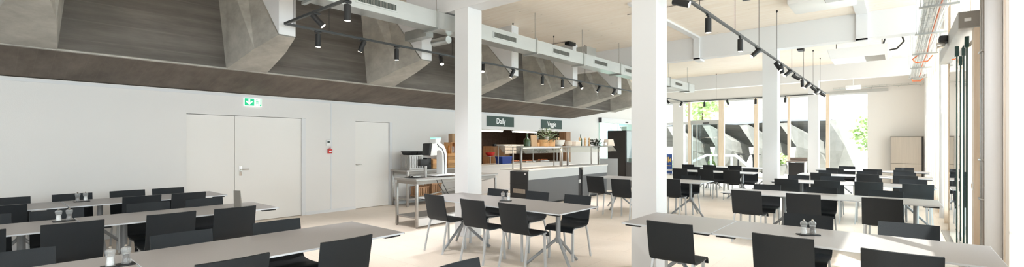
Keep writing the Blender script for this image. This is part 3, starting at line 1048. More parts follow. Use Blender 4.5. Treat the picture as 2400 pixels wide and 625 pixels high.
m.tube([(-0.28, 5.5, 3.42), (-0.7, 5.5, 3.42)], 0.07, 14)
m.build('side_branch', 'galvanized', t)

ZR, XL, XR, Y0, Y1 = 3.29, -6.86, -1.96, 2.92, 19.3
t = thing('track_rail', 'black suspended track forming a long loop under the wooden ceiling', 'lighting track', (0, 0, ZR))
for q in ((XL - 0.018, XL + 0.018, Y0, Y1), (XR - 0.018, XR + 0.018, Y0, Y1), (XL, XR, Y0 - 0.018, Y0 + 0.018), (XL, XR, Y1 - 0.018, Y1 + 0.018)):
    MB().box(q[0], q[1], q[2], q[3], 0, 0.034, 0.003).build('rail', 'track_metal', t, smooth=0)
wires = [(XL, y) for y in (3.05, 3.6, 6.2, 8.1, 9.75, 11.3, 13.2, 15.2, 17.2)] + [(XR, y) for y in (3.6, 6.05, 7.72, 9.33, 10.95, 12.7, 14.5, 16.3, 17.9)] + [(-5.6, Y1), (-3.9, Y1)]
for x, y in wires:
    w = MB().tube([(x, y, 0.03), (x, y, CEIL - ZR)], 0.0045, 6).build('suspension_wire', 'black_metal', t)
    MB().lathe([(0.006, -0.05), (0.016, -0.03), (0.016, 0)], 10, (x, y, CEIL - ZR)).build('ceiling_cap', 'black_plastic', w)
for i, (x, y, l) in enumerate(((-2.19, 9.34, 'above the right track, nearest'), (-6.95, 10.67, 'above the left track'), (-2.19, 15.67, 'above the right track, farther back'))):
    t = thing('junction_box', 'black feed box on the ceiling ' + l, 'feed box', (x, y, CEIL - 0.09))
    MB().box(-0.075, 0.075, -0.17, 0.17, 0, 0.085, 0.006).build('housing', 'black_plastic', t)
    MB().tube([(-0.02, -0.19, 0.075), (-2.3, -0.19, 0.075)], 0.009, 6).build('conduit', 'steel_matte', t)


def spot(x, y, tilt, az, label):
    """cylinder spotlight under the rail; tilt 0 looks straight down"""
    t = thing('track_spotlight', label, 'spotlight', (x, y, ZR), 0, 'black track spotlights')
    MB().box(-0.016, 0.016, -0.05, 0.05, -0.026, 0.0, 0.003).build('adapter', 'black_metal', t)
    d = Vector((math.sin(tilt) * math.cos(az), math.sin(tilt) * math.sin(az), -math.cos(tilt)))
    q = Vector((0, 0, -1)).rotation_difference(d)
    piv = Vector((0, 0, -0.085 if tilt > 0.1 else -0.045))
    if tilt > 0.1:
        MB().tube([(0, 0, -0.02), piv], 0.009, 8).build('arm', 'black_metal', t)
    else:
        MB().tube([(0, 0, -0.02), (0, 0, -0.05)], 0.012, 8).build('arm', 'black_metal', t)
    M = Matrix.Translation(piv) @ q.to_matrix().to_4x4()
    off = -0.0 if tilt <= 0.1 else 0.075
    m = MB().lathe([(0.036, off), (0.0405, off - 0.004), (0.0405, off - 0.196), (0.0375, off - 0.2), (0.0365, off - 0.198), (0.0365, off - 0.19), (0.001, off - 0.19)], 22)
    m.bm.transform(M)
    b = m.build('lamp_housing', 'black_plastic', t)
    m = MB().lathe([(0.001, off - 0.189), (0.0355, off - 0.189), (0.0355, off - 0.1985), (0.001, off - 0.203)], 20)
    m.bm.transform(M)
    m.build('lens', 'lamp_glow', b)
    ld = bpy.data.lights.new('lamp_light', 'SPOT')
    ld.energy = 125
    ld.color = (0.98, 0.98, 1.0)
    ld.spot_size = R(70)
    ld.spot_blend = 0.9
    ld.shadow_soft_size = 0.03
    lo = bpy.data.objects.new('lamp_light', ld)
    sc.collection.objects.link(lo)
    lo.parent = b
    lo.location = M @ Vector((0, 0, off - 0.215))
    lo.rotation_euler = q.to_euler()
    return t


LF, RG = 3.85, 0.45
RT = [(5.33, 1.2, 0.1), (6.40, 0, 0), (8.03, 0, 0), (9.14, 0.85, LF), (11.0, 0.55, RG - 0.6), (11.46, 0.15, RG), (12.28, 0.9, LF), (13.14, 1.0, RG), (14.25, 0.05, 0),
      (15.22, 0.8, LF), (16.23, 0.8, RG), (17.17, 0.8, LF), (18.3, 0.9, RG)]
for i, (y, tl, az) in enumerate(RT):
    spot(XR, y, tl, az, 'black cylindrical spotlight on the right track, %s from the front' % ORD[i])
LT = [(3.42, 0, 0), (4.19, 0.4, LF), (4.87, 0, 0), (5.91, 0.55, RG - 0.9), (7.09, 0.5, -0.9), (8.09, 0.45, LF), (9.25, 0, 0), (10.15, 0, 0), (11.05, 0.6, RG - 0.7), (12.10, 0.5, LF),
      (13.07, 0.5, LF), (15.2, 0.3, LF), (17.4, 0.7, RG), (18.9, 0.5, LF)]
for i, (y, tl, az) in enumerate(LT):
    spot(XL, y, tl, az, 'black cylindrical spotlight on the left track, %s from the front' % ORD[i])
spot(-5.9, Y0, 0.75, 0.95, 'black tilted spotlight on the short front track piece, left of two')
spot(-5.12, Y0, 0, 0, 'black upright spotlight on the short front track piece, right of two')
for i, (x, tl) in enumerate(((-6.06, 0), (-5.18, 0.3), (-4.17, 0), (-3.18, 0))):
    spot(x, Y1, tl, 0.5, 'small far spotlight on the rear cross track before the end windows, %s from left' % ORD[i])

# white trunking boxes that run along the ceiling and down the second beam
for i, (x, w, l) in enumerate(((-4.05, 0.075, 'narrow white cable channel from the ceiling down the second beam, left'), (-0.60, 0.10, 'wide white cable channel from the ceiling down the second beam, right'))):
    m = MB()
    m.box(x - w, x + w, 8.4 if i == 0 else 7.0, 12.30, CEIL - 0.05, CEIL)
    m.box(x - w, x + w, 12.24, 12.30, 3.76, CEIL - 0.05)
    m.box(x - w, x + w, 12.24, 12.66, 3.74, 3.795)
    m.box(x - w, x + w, 12.64, 14.6, CEIL - 0.05, CEIL) if i == 0 else None
    tag(m.build('cable_channel', 'white_paint', smooth=0), l, 'cable channel')
t = thing('air_conditioner', 'white ceiling air unit cut by the top edge of the photo', 'air conditioner', (-1.05, 10.3, CEIL - 0.205))
MB().box(-0.55, 0.45, -0.45, 0.45, 0.0, 0.17, 0.03).build('housing', 'white_plastic', t)
g = MB().box(0.02, 0.42, -0.40, -0.12, -0.006, 0.0).build('intake_grille', 'steel_matte', t, smooth=0)
m = MB()
for q in range(9):
    m.box(0.03, 0.41, -0.395 + q * 0.031, -0.385 + q * 0.031, -0.012, -0.006)
m.build('grille_bars', 'white_plastic', g, smooth=0)
t = thing('air_conditioner', 'white box air unit hanging below the second beam on the right', 'air conditioner', (-0.75, 14.4, 3.66))
MB().hexa([(-0.56, -0.5, 0.0), (0.56, -0.5, 0.0), (0.56, 0.5, 0.0), (-0.56, 0.5, 0.0), (-0.62, -0.6, 0.24), (0.58, -0.6, 0.24), (0.58, 0.6, 0.24), (-0.62, 0.6, 0.24)], 0.01).build('housing', 'white_plastic', t, smooth=0)
MB().box(0.12, 0.5, -0.46, 0.4, -0.006, 0.0).build('intake_grille', 'steel_matte', t, smooth=0)
for sx in (-0.45, 0.45):
    MB().tube([(sx, -0.3, 0.24), (sx, -0.3, CEIL - 3.66)], 0.012, 8).build('hanger_rod', 'steel_matte', t)
MB().tube([(0.58, -0.1, 0.15), (0.72, -0.1, 0.17), (0.85, -0.1, 0.33), (0.80, -0.1, 0.5), (0.62, -0.1, 0.52), (0.5, -0.1, 0.45), (0.45, -0.1, 0.25)], 0.02, 10).build('hose', 'black_plastic', t)
MB().box(0.62, 0.82, -0.12, 0.12, 0.0, 0.10, 0.01).build('pump_box', 'white_plastic', t)
t = thing('projector', 'small white projector high up between the air unit and the end wall', 'projector', (-1.25, 20.6, 3.53))
MB().box(-0.22, 0.22, -0.2, 0.2, 0, 0.12, 0.02).build('housing', 'white_plastic', t)
MB().tube([(0.0, 0, 0.12), (0.0, 0, CEIL - 3.53)], 0.02, 10).build('mount', 'white_plastic', t)
# wire cable trays
def basket(name, label, x0, x1, y0, y1, z, along='y'):
    t = thing(name, label, 'cable tray', (0, 0, z))
    m = MB()
    n = 6
    for q in range(n):
        x = x0 + (x1 - x0) * q / (n - 1)
        m.tube([(x, y0, 0), (x, y1, 0)] if along == 'y' else [(y0, x, 0), (y1, x, 0)], 0.004, 5)
    for xx in (x0, x1):
        m.tube([(xx, y0, 0.06), (xx, y1, 0.06)] if along == 'y' else [(y0, xx, 0.06), (y1, xx, 0.06)], 0.004, 5)
    L = y1 - y0
    nn = int(L / 0.2)
    for q in range(nn + 1):
        y = y0 + L * q / nn
        p = [(x0, y, 0.06), (x0, y, 0), (x1, y, 0), (x1, y, 0.06)]
        if along != 'y':
            p = [(b, a, c) for a, b, c in p]
        m.tube(p, 0.004, 5)
    m.build('wire_basket', 'galvanized', t, smooth=0)
    return t


t = basket('cable_tray', 'long wire cable tray full of pale cables along the glazed side', 0.27, 0.54, 1.5, 18.4, 3.50)
rc = random.Random(5)
for q in range(7):
    x = 0.29 + 0.035 * q
    pts = [(x + rc.uniform(-0.012, 0.012), 1.5 + 16.6 * k / 16, 0.016 + 0.01 * (q % 2)) for k in range(17)]
    MB().tube(pts, 0.008, 6).build('cable', 'orange_cable' if q == 5 else 'grey_cable', t)
MB().tube([(0.33, 13.6, 0.02), (0.24, 13.7, -0.05), (0.3, 13.9, -0.10), (0.5, 13.9, -0.09), (0.58, 13.8, 0.02)], 0.012, 6).build('cable', 'orange_cable', t)
MB().tube([(0.30, 18.2, 0.02), (0.32, 18.35, -0.06), (0.5, 18.3, -0.08), (0.56, 18.2, 0.0)], 0.014, 6).build('cable', 'orange_cable', t)
MB().box(0.28, 0.52, 3.0, 18.0, 0.03, 0.045).build('tray_cover', 'frosted', t, smooth=0)
for y in (3.5, 6.6, 8.7, 10.8, 13.2, 15.6, 17.9):
    m = MB()
    m.box(0.22, 0.64, y - 0.015, y + 0.015, -0.035, -0.005)
    m.tube([(0.24, y, -0.02), (0.24, y, CEIL - 3.506)], 0.005, 6)
    m.tube([(0.62, y, -0.02), (0.62, y, CEIL - 3.506)], 0.005, 6)
    m.build('tray_bracket', 'galvanized', t, smooth=0)
t = basket('cable_tray', 'short wire cable tray crossing the head of the end wall', 22.22, 22.42, -2.0, 0.7, 3.72, 'x')
for x in (-0.8, 0.0, 0.6):
    MB().box(x - 0.012, x + 0.012, 22.2, EY, -0.03, -0.005).build('tray_bracket', 'galvanized', t, smooth=0)
# conduits and brackets on the near jamb
t = thing('wall_conduit', 'thin vertical conduit pipe with clamps beside the nearest round column', 'pipe', (0.735, 7.45, 0))
MB().tube([(0, 0, 0), (0, 0, CEIL)], 0.016, 10).build('pipe', 'steel', t)
MB().tube([(0.0, 0.16, 0), (0.0, 0.16, CEIL)], 0.011, 10).build('pipe', 'steel', t)
for z in (0.9, 1.35, 2.6):
    MB().box(-0.022, 0.03, -0.05, 0.2, z, z + 0.02, 0.002).build('clamp', 'steel', t)
t = thing('wall_switch', 'small white switch on the timber jamb of the sliding door', 'switch', (0.69, 7.95, 0.98))
MB().box(0, 0.01, -0.04, 0.04, 0, 0.10, 0.003).build('plate', 'white_plastic', t)
MB().box(-0.006, 0.0, -0.02, 0.02, 0.025, 0.075, 0.002).build('rocker', 'cream', t)

# ================================================================= STEEL TABLE WITH THE FOOD SCALE
t = thing('steel_worktable', 'stainless steel work table with the white arched food scale', 'worktable', (-6.985, 6.24, 0))
MB().box(-0.34, 0.34, -1.10, 1.10, 0.862, 0.90, 0.004).build('worktop', 'steel', t, smooth=0)
MB().box(-0.30, 0.30, -1.06, 1.06, 0.80, 0.862).build('apron', 'steel_matte', t, smooth=0)
for sx in (-0.3, 0.3):
    for sy in (-1.06, 1.06):
        l = MB().box(sx - 0.022, sx + 0.022, sy - 0.022, sy + 0.022, 0.03, 0.81, 0.003).build('leg', 'steel', t)
        MB().lathe([(0.018, 0), (0.02, 0.03)], 10, (sx, sy, 0)).build('foot', 'steel_matte', l)
MB().box(-0.30, 0.30, -1.06, 1.06, 0.17, 0.20, 0.004).build('lower_shelf', 'steel', t, smooth=0)
MB().box(0.285, 0.30, -1.03, 1.03, 0.03, 0.17).build('shelf_skirt', 'white_plastic', t, smooth=0)
MB().tube([(0.305, -1.06, 0.56), (0.305, 0.9, 0.80)], 0.012, 8).build('brace', 'steel', t)
for (a, b) in ((-0.62, -0.25), (-0.5, -0.2), (0.1, -0.2)):
    MB().tube([(0.33, a, 0.88), (0.34, a + 0.02, 0.80), (0.34, (a + b) / 2, 0.60), (0.32, b, 0.42)], 0.007, 6).build('power_cable', 'black_plastic', t)
t = thing('food_scale', 'white arched food scale with a green glowing head on the steel table', 'scale', (-7.0, 5.96, 0.90))
t.scale = (1, 0.70, 0.89)
MB().box(-0.15, 0.2, -0.32, 0.42, 0.02, 0.05, 0.008).build('base', 'white_plastic', t)
m = MB()
outer = [(0.20, 0.05), (0.20, 0.50), (0.17, 0.60), (0.10, 0.685), (0.0, 0.735), (-0.12, 0.75), (-0.21, 0.74)]
inner = [(0.04, 0.05), (0.04, 0.46), (0.02, 0.53), (-0.03, 0.575), (-0.10, 0.585), (-0.16, 0.56), (-0.21, 0.50)]
pts = outer + [(-0.27, 0.47)] + inner[::-1]
m.prism([outer[i] for i in range(7)] + inner[::-1], 'x', -0.09, 0.09)
m.build('arch', 'white_plastic', t, smooth=40)
MB().hexa([(-0.1, -0.40, 0.46), (0.1, -0.40, 0.46), (0.1, -0.17, 0.47), (-0.1, -0.17, 0.47), (-0.1, -0.34, 0.72), (0.1, -0.34, 0.72), (0.1, -0.17, 0.745), (-0.1, -0.17, 0.745)], 0.012).build('head', 'white_plastic', t)
MB().hexa([(-0.105, -0.47, 0.475), (0.105, -0.47, 0.475), (0.105, -0.41, 0.465), (-0.105, -0.41, 0.465), (-0.105, -0.44, 0.73), (0.105, -0.44, 0.73), (0.105, -0.345, 0.74), (-0.105, -0.345, 0.74)], 0.01).build('screen', 'black_plastic', t)
MB().hexa([(-0.08, -0.20, 0.70), (0.08, -0.20, 0.70), (0.08, -0.04, 0.70), (-0.08, -0.04, 0.70), (-0.08, -0.20, 0.84), (0.08, -0.20, 0.84), (0.08, 0.0, 0.84), (-0.08, 0.0, 0.84)], 0.005).build('signal_box', 'white_plastic', t)
MB().box(-0.081, 0.081, -0.205, 0.003, 0.835, 0.86, 0.003).build('signal_light', 'scale_glow', t)
MB().tube([(0.092, -0.16, 0.72), (0.094, -0.09, 0.66), (0.094, 0.02, 0.62), (0.094, 0.10, 0.5), (0.094, 0.12, 0.2), (0.094, 0.12, 0.05)], 0.008, 6).build('cable', 'black_plastic', t)
t = thing('cup_tube', 'slim white post with a black top left of the food scale', 'dispenser', (-6.98, 5.62, 0.90))
MB().tube([(0, 0, 0), (0, 0, 0.33)], 0.032, 16).build('tube', 'steel', t)
MB().box(-0.05, 0.05, -0.16, 0.05, 0.22, 0.35, 0.012).build('reader', 'black_plastic', t)
t = thing('cutlery_tray', 'low black tray with small items at the left end of the steel table', 'tray', (-7.05, 5.42, 0.90))
MB().box(-0.16, 0.16, -0.13, 0.13, 0, 0.012, 0.003).build('tray', 'black_plastic', t)
for q in range(5):
    MB().box(-0.1 + 0.04 * q, -0.075 + 0.04 * q, -0.1, 0.08, 0.012, 0.035, 0.004).build('cutlery', 'black_plastic' if q % 2 else 'steel', t)

t = thing('steel_worktable', 'rear steel table against the white wall, carrying crates and bottles', 'worktable', (-9.42, 7.92, 0))
MB().box(-0.34, 0.34, -1.18, 1.18, 0.86, 0.90, 0.004).build('worktop', 'steel', t, smooth=0)
for sx in (-0.30, 0.30):
    for sy in (-1.13, 1.13):
        MB().box(sx - 0.022, sx + 0.022, sy - 0.022, sy + 0.022, 0, 0.86, 0.003).build('leg', 'steel', t)
MB().box(-0.30, 0.30, -1.13, 1.13, 0.16, 0.20).build('lower_shelf', 'steel', t, smooth=0)
MB().box(-0.30, 0.30, -1.13, 1.13, 0.80, 0.86).build('apron', 'steel_matte', t, smooth=0)


def slat_crate(name, label, cat, loc, w, d, h, material, n=7, thick=0.012, group=None):
    t = thing(name, label, cat, loc, 0, group)
    MB().box(-w / 2, w / 2, -d / 2, d / 2, 0, thick).build('bottom', material, t, smooth=0)
    m = MB()
    for q in range(n):
        y = -d / 2 + d * (q + 0.5) / n
        for x in (-w / 2, w / 2 - thick):
            m.box(x, x + thick, y - d / n * 0.3, y + d / n * 0.3, thick, h)
    k = max(3, int(n * w / d))
    for q in range(k):
        x = -w / 2 + w * (q + 0.5) / k
        for y in (-d / 2, d / 2 - thick):
            m.box(x - w / k * 0.3, x + w / k * 0.3, y, y + thick, thick, h)
    m.build('slats', material, t, smooth=0)
    m = MB()
    for z in (h - 0.03, thick):
        m.box(-w / 2 - thick * 0.6, w / 2 + thick * 0.6, -d / 2 - thick * 0.6, -d / 2, z, z + 0.03)
        m.box(-w / 2 - thick * 0.6, w / 2 + thick * 0.6, d / 2, d / 2 + thick * 0.6, z, z + 0.03)
        m.box(-w / 2 - thick * 0.6, -w / 2, -d / 2, d / 2, z, z + 0.03)
        m.box(w / 2, w / 2 + thick * 0.6, -d / 2, d / 2, z, z + 0.03)
    m.build('rim', material, t, smooth=0)
    return t


slat_crate('cutlery_rack', 'tall slatted grey rack with black trays on top, on the rear steel table', 'rack', (-9.36, 7.10, 0.90), 0.38, 0.42, 0.36, 'steel', 8)
for i, (y, z) in enumerate(((7.02, 1.262), (7.25, 1.262))):
    t = thing('serving_tray', 'black serving tray on the slatted rack, %s one' % ('left' if i == 0 else 'right'), 'tray', (-9.36, y, z), 0, 'black serving trays')
    m = MB()
    m.hexa([(-0.15, -0.08, 0), (0.15, -0.08, 0), (0.15, 0.08, 0), (-0.15, 0.08, 0), (-0.19, -0.11, 0.085), (0.19, -0.11, 0.085), (0.19, 0.11, 0.085), (-0.19, 0.11, 0.085)], 0.006)
    m.build('tray_body', 'black_plastic', t)
    MB().box(-0.2, 0.2, -0.114, 0.114, 0.085, 0.094, 0.003).build('tray_rim', 'black_plastic', t)
t = thing('coffee_grinder', 'black small machine between the slatted rack and the food scale', 'machine', (-9.3, 7.46, 0.90))
MB().box(-0.12, 0.12, -0.14, 0.12, 0, 0.12, 0.01).build('base', 'black_plastic', t)
MB().box(-0.12, 0.12, -0.02, 0.12, 0.12, 0.28, 0.01).build('head', 'black_plastic', t)
BX = [(-9.38, 7.84, 0.90, 0.34, 0.36, 0.24, 'low wooden box left of the food scale column', 'wooden_box'),
      (-9.38, 8.44, 0.90, 0.34, 0.52, 0.22, 'long wooden box on the rear table, lower of the stack', 'wooden_box'),
      (-9.38, 8.44, 1.122, 0.30, 0.48, 0.16, 'slatted wooden box, middle of the stack on the rear table', 'wooden_box')]
for x, y, z, w, d, h, l, nm in BX:
    t = thing(nm, l, 'box', (x, y, z), 0, 'wooden boxes on the rear table')
    MB().box(-w / 2, w / 2, -d / 2, d / 2, 0, h * 0.48, 0.004).build('lower_board', 'crate_wood', t)
    MB().box(-w / 2, w / 2, -d / 2, d / 2, h * 0.52, h, 0.004).build('upper_board', 'box_wood', t)
    MB().box(-w / 2 + 0.015, w / 2 - 0.015, -d / 2 + 0.015, d / 2 - 0.015, h * 0.45, h * 0.55).build('core', 'cabinet_wood', t)
t = thing('wooden_box', 'open upright wooden box holding jars, top of the stack by the column', 'box', (-9.40, 8.50, 1.283), 0, 'wooden boxes on the rear table')
m = MB()
for q in ((-0.15, 0.15, -0.17, -0.155, 0, 0.3), (-0.15, 0.15, 0.155, 0.17, 0, 0.3), (-0.15, 0.15, -0.155, 0.155, 0, 0.015), (-0.15, 0.15, -0.155, 0.155, 0.285, 0.3), (-0.15, -0.135, -0.155, 0.155, 0.015, 0.285)):
    m.box(*q)
m.build('box_frame', 'box_wood', t, smooth=0)
MB().lathe([(0.06, 0.016), (0.06, 0.15), (0.05, 0.17), (0.05, 0.19)], 16).build('jar', 'acrylic', t)
tag(MB().box(-0.08, 0.08, -0.09, 0.09, 0, 0.24, 0.004).build('paper_box', 'paper_brown', None, (-9.40, 8.52, 1.584)), 'brown paper box standing on the upright wooden box', 'box')


def bottle(name, label, loc, r, h, material, cap='black_plastic', group=None):
    t = thing(name, label, 'bottle', loc, 0, group)
    MB().lathe([(r * 0.92, 0), (r, 0.01), (r, h * 0.55), (r * 0.85, h * 0.64), (r * 0.38, h * 0.74), (r * 0.34, h * 0.93)], 16).build('body', material, t)
    MB().lathe([(r * 0.4, h * 0.93), (r * 0.4, h), (r * 0.3, h * 1.005)], 12).build('cap', cap, t)
    return t


bottle('oil_bottle', 'left amber oil bottle with dark cap behind the food scale', (-9.42, 8.10, 0.9), 0.035, 0.66, 'bottle_amber')
bottle('oil_bottle', 'right amber oil bottle with dark cap behind the food scale', (-9.28, 8.27, 1.283), 0.035, 0.30, 'bottle_amber')
for i, (y, l) in enumerate(((7.35, 'left'), (7.78, 'right'))):
    slat_crate('slatted_crate', 'grey-brown slatted crate on the lower shelf of the rear table, %s' % l, 'crate', (-9.36, y, 0.20), 0.34, 0.32, 0.26 + 0.06 * i, 'cabinet_wood', 6, group='crates under the rear table')

# ================================================================= SERVING COUNTER
t = thing('serving_counter', 'long dark grey serving counter with a pale top below the menu signs', 'counter', (-6.85, 8.65, 0))
L1, L2, GAP = 2.28, 1.40, 0.22
MB().box(-0.56, 0, 0.012, L1, 0.05, 0.80).build('counter_front', 'counter_front', t, smooth=0)
e = MB().box(-0.56, 0.0, -0.012, 0.012, 0.05, 0.86).build('end_panel', 'counter_dark', t, smooth=0)
MB().box(-0.565, 0.005, -0.016, -0.010, 0.545, 0.552).build('panel_joint', 'black_plastic', e, smooth=0)
g = MB().box(-0.45, -0.08, -0.018, -0.012, 0.33, 0.43).build('vent_grille', 'cream', t, smooth=0)
m = MB()
for q in range(22):
    m.box(-0.44 + q * 0.0165, -0.432 + q * 0.0165, -0.021, -0.018, 0.335, 0.425)
m.build('grille_slots', 'steel_matte', g, smooth=0)
MB().box(-0.1, -0.05, -0.02, -0.012, 0.79, 0.83, 0.003).build('power_socket', 'white_plastic', t)
MB().box(-0.56, -0.03, L1, L1 + GAP, 0.05, 0.84).build('switch_column', 'black_plastic', t, smooth=0)
MB().box(-0.03, -0.022, L1 + 0.05, L1 + 0.17, 0.43, 0.53, 0.002).build('socket_plate', 'grey_paint', t)
MB().box(-0.56, 0, L1 + GAP, L1 + GAP + L2, 0.05, 0.80).build('counter_front', 'counter_front', t, smooth=0)
MB().box(-0.5, -0.06, 0.05, L1 + GAP + L2 - 0.05, 0, 0.05).build('plinth', 'black_plastic', t, smooth=0)
for (a, b) in ((0.0, L1), (L1 + GAP, L1 + GAP + L2)):
    MB().box(0.0, 0.02, a, b, 0.665, 0.885).build('glass_band', 'frosted', t, smooth=0)
    MB().box(-0.565, 0.0, a + 0.012, b, 0.80, 0.87).build('counter_body', 'counter_top', t, smooth=0)
MB().box(-0.90, 0.05, -0.02, L1 + GAP + L2, 0.885, 0.91, 0.004).build('worktop', 'counter_top', t, smooth=0)
MB().box(-0.50, -0.12, 0.35, L1 + GAP + L2 - 0.4, 0.908, 0.925, 0.003).build('food_well', 'steel', t, smooth=0)
# glass canopy on posts above the counter
t = thing('sneeze_guard', 'glass shelf on steel posts above the serving counter', 'glass shelf', (-7.0, 8.6, 0.91))
for y in (-0.03, 1.72, 2.02, 3.72):
    MB().box(-0.025, 0.025, y - 0.02, y + 0.02, 0, 0.545, 0.003).build('post', 'steel', t)
    MB().box(-0.27, -0.245, y - 0.012, y + 0.012, 0, 0.545, 0.003).build('rear_post', 'steel', t)
MB().box(-0.36, 0.14, -0.22, 2.0, 0.545, 0.563).build('glass_shelf', 'steel_matte', t, smooth=0)
MB().box(-0.36, 0.14, 2.01, 4.35, 0.545, 0.563).build('glass_shelf', 'steel_matte', t, smooth=0)
MB().box(0.12, 0.145, -0.22, 4.35, 0.535, 0.57).build('shelf_edge', 'steel_matte', t, smooth=0)
MB().box(-0.03, 0.0, 0.08, 1.66, 0.525, 0.543, 0.006).build('light_strip', 'led_tube', t)
MB().hexa([(0.145, -0.22, 0.55), (0.15, -0.22, 0.555), (0.15, 4.35, 0.555), (0.145, 4.35, 0.55), (0.28, -0.22, 0.40), (0.285, -0.22, 0.405), (0.285, 4.35, 0.405), (0.28, 4.35, 0.40)]).build('front_glass', 'sneeze_glass', t, smooth=0)
MB().box(-0.02, 0.0, 3.74, 3.755, 0.0, 0.545).build('edge_profile', 'green_glass', t, smooth=0)
area('counter_light', (-7.03, 9.5, 1.40), (0, 0, -1), 0.06, 1.6, 6, (1.0, 0.85, 0.65))
SH = 1.4735
sx = -6.98


def leafy(name, label, cat, loc, pot, rad, hgt, n, material, seed, leaf=0.05, potmat='box_wood'):
    t = thing(name, label, cat, loc)
    pot(t)
    r_ = random.Random(seed)
    m = MB()
    for q in range(n):
        a, b = r_.uniform(0, 2 * PI), r_.random()
        rr = rad * math.sqrt(r_.random())
        c = Vector((rr * math.cos(a), rr * math.sin(a), hgt[0] + (hgt[1] - hgt[0]) * b - rr * 0.5))
        d = Vector((math.cos(a) + r_.uniform(-.5, .5), math.sin(a) + r_.uniform(-.5, .5), r_.uniform(-.3, .8))).normalized()
        u = d.cross(Vector((0, 0, 1))).normalized() * leaf * 0.4
        m.poly([c, c + d * leaf * 0.5 + u, c + d * leaf, c + d * leaf * 0.5 - u])
    m.build('foliage', material, t, smooth=0, recalc=False)
    m = MB()
    for q in range(5):
        a = q * 1.3
        m.tube([(0, 0, hgt[0] * 0.6), (rad * 0.5 * math.cos(a), rad * 0.5 * math.sin(a), hgt[1] * 0.8)], 0.004, 5)
    m.build('stem', 'bark', t)
    return t


# things standing on the glass shelf, left to right
t = thing('demijohn', 'squat green glass bottle at the left end of the glass shelf', 'bottle', (sx, 8.78, SH))
MB().lathe([(0.07, 0), (0.085, 0.015), (0.088, 0.13), (0.075, 0.18), (0.03, 0.22), (0.026, 0.30), (0.032, 0.31)], 20).build('body', 'bottle_green', t)
MB().lathe([(0.027, 0.311), (0.027, 0.335), (0.02, 0.337)], 12).build('stopper', 'steel_matte', t)
t = thing('menu_card', 'brown paper menu card standing beside the squat green bottle', 'card', (sx + 0.03, 9.0, SH))
MB().hexa([(-0.03, -0.12, 0), (0.03, -0.12, 0), (0.03, 0.12, 0), (-0.03, 0.12, 0), (-0.008, -0.12, 0.29), (0.008, -0.12, 0.29), (0.008, 0.12, 0.29), (-0.008, 0.12, 0.29)]).build('card', 'paper_brown', t, smooth=0)
MB().box(-0.04, 0.04, 0.12, 0.20, 0, 0.10, 0.004).build('foot_block', 'box_wood', t)
for i, (y, l) in enumerate(((9.42, 'left'), (9.72, 'right'))):
    t = thing('steam_basket', '%s round wooden basket on the glass shelf' % l, 'basket', (sx, y, SH), 0, 'round wooden baskets')
    MB().lathe([(0.145, 0), (0.15, 0.005), (0.15, 0.085), (0.143, 0.09)], 28).build('lower_ring', 'box_wood', t)
    MB().lathe([(0.146, 0.091), (0.15, 0.095), (0.15, 0.17), (0.14, 0.175)], 28).build('upper_ring', 'box_wood', t)


def pot_small(t):
    MB().lathe([(0.05, 0), (0.06, 0.08), (0.055, 0.08)], 14).build('pot', 'ceramic', t)


leafy('potted_plant', 'pale green leafy plant trailing over the wooden baskets', 'plant', (sx, 9.60, SH + 0.176), pot_small, 0.30, (0.02, 0.36), 420, 'leaf_sage', 4, 0.065)
bottle('water_bottle', 'slim grey glass bottle behind the wooden baskets', (sx - 0.26, 9.50, SH), 0.05, 0.40, 'acrylic', 'steel')


def bowl(name, label, loc, r, h, material, cat='bowl', group=None, n=1):
    t = thing(name, label, cat, loc, 0, group)
    for q in range(n):
        z = q * h * 0.35
        MB().lathe([(r * 0.5, z), (r * 0.8, z + h * 0.3), (r, z + h), (r * 0.95, z + h), (r * 0.75, z + h * 0.35), (r * 0.1, z + h * 0.2)], 24).build('bowl_body' if q == 0 else 'stacked_bowl', material, t)
    return t


bowl('white_bowl', 'large white bowl with leaves right of the wooden baskets', (sx, 10.12, SH), 0.19, 0.17, 'ceramic')
for i in range(2):
    tag(MB().lathe([(0.02, -0.004), (0.038, 0), (0.02, 0.004)], 14).build('dried_flower', 'paper_brown', None, (sx - 0.05, 10.12 + 0.1 * i, SH + 0.17)), 'round dried seed head above the white bowl, %s one' % ('left' if i == 0 else 'right'), 'flower')
for o in [o for o in sc.objects if o.name.startswith('dried_flower')]:
    o.rotation_euler = (0, PI / 2, 0)
    o.location.z = SH + 0.207
bowl('stacked_bowls', 'stack of striped cream bowls at the middle of the glass shelf', (sx, 10.62, SH), 0.11, 0.07, 'cream', n=4)
t = thing('container', 'white plastic container beside the stacked bowls', 'container', (sx, 10.98, SH))
MB().box(-0.1, 0.1, -0.14, 0.14, 0, 0.13, 0.015).build('tub', 'cream', t)
MB().box(-0.105, 0.105, -0.145, 0.145, 0.13, 0.15, 0.005).build('lid', 'white_plastic', t)
for i, (y, h, l) in enumerate(((11.20, 0.27, 'left of the green bottle'), (11.50, 0.26, 'just right of the green bottle'), (11.74, 0.26, 'rightmost of three, by the dark plant'))):
    t = thing('wooden_mill', 'pale wooden pepper mill ' + l, 'mill', (sx, y, SH), 0, 'wooden pepper mills')
    MB().lathe([(0.034, 0), (0.036, 0.01), (0.022, 0.07), (0.03, 0.13), (0.022, 0.17)], 16).build('body', 'pale_wood_mill', t)
    MB().lathe([(0.022, 0.171), (0.033, 0.20), (0.026, 0.235), (0.008, 0.245), (0.008, h)], 16).build('cap', 'pale_wood_mill', t)
bottle('green_bottle', 'tall green bottle between the wooden mills', (sx - 0.10, 11.42, SH), 0.042, 0.34, 'bottle_green', 'bottle_green')
leafy('potted_plant', 'small dark spiky plant near the right end of the glass shelf', 'plant', (sx, 12.08, SH), pot_small, 0.17, (0.06, 0.24), 170, 'leaf_dark', 9, 0.09)
t = thing('container', 'clear plastic container right of the dark spiky plant', 'container', (sx, 12.48, SH))
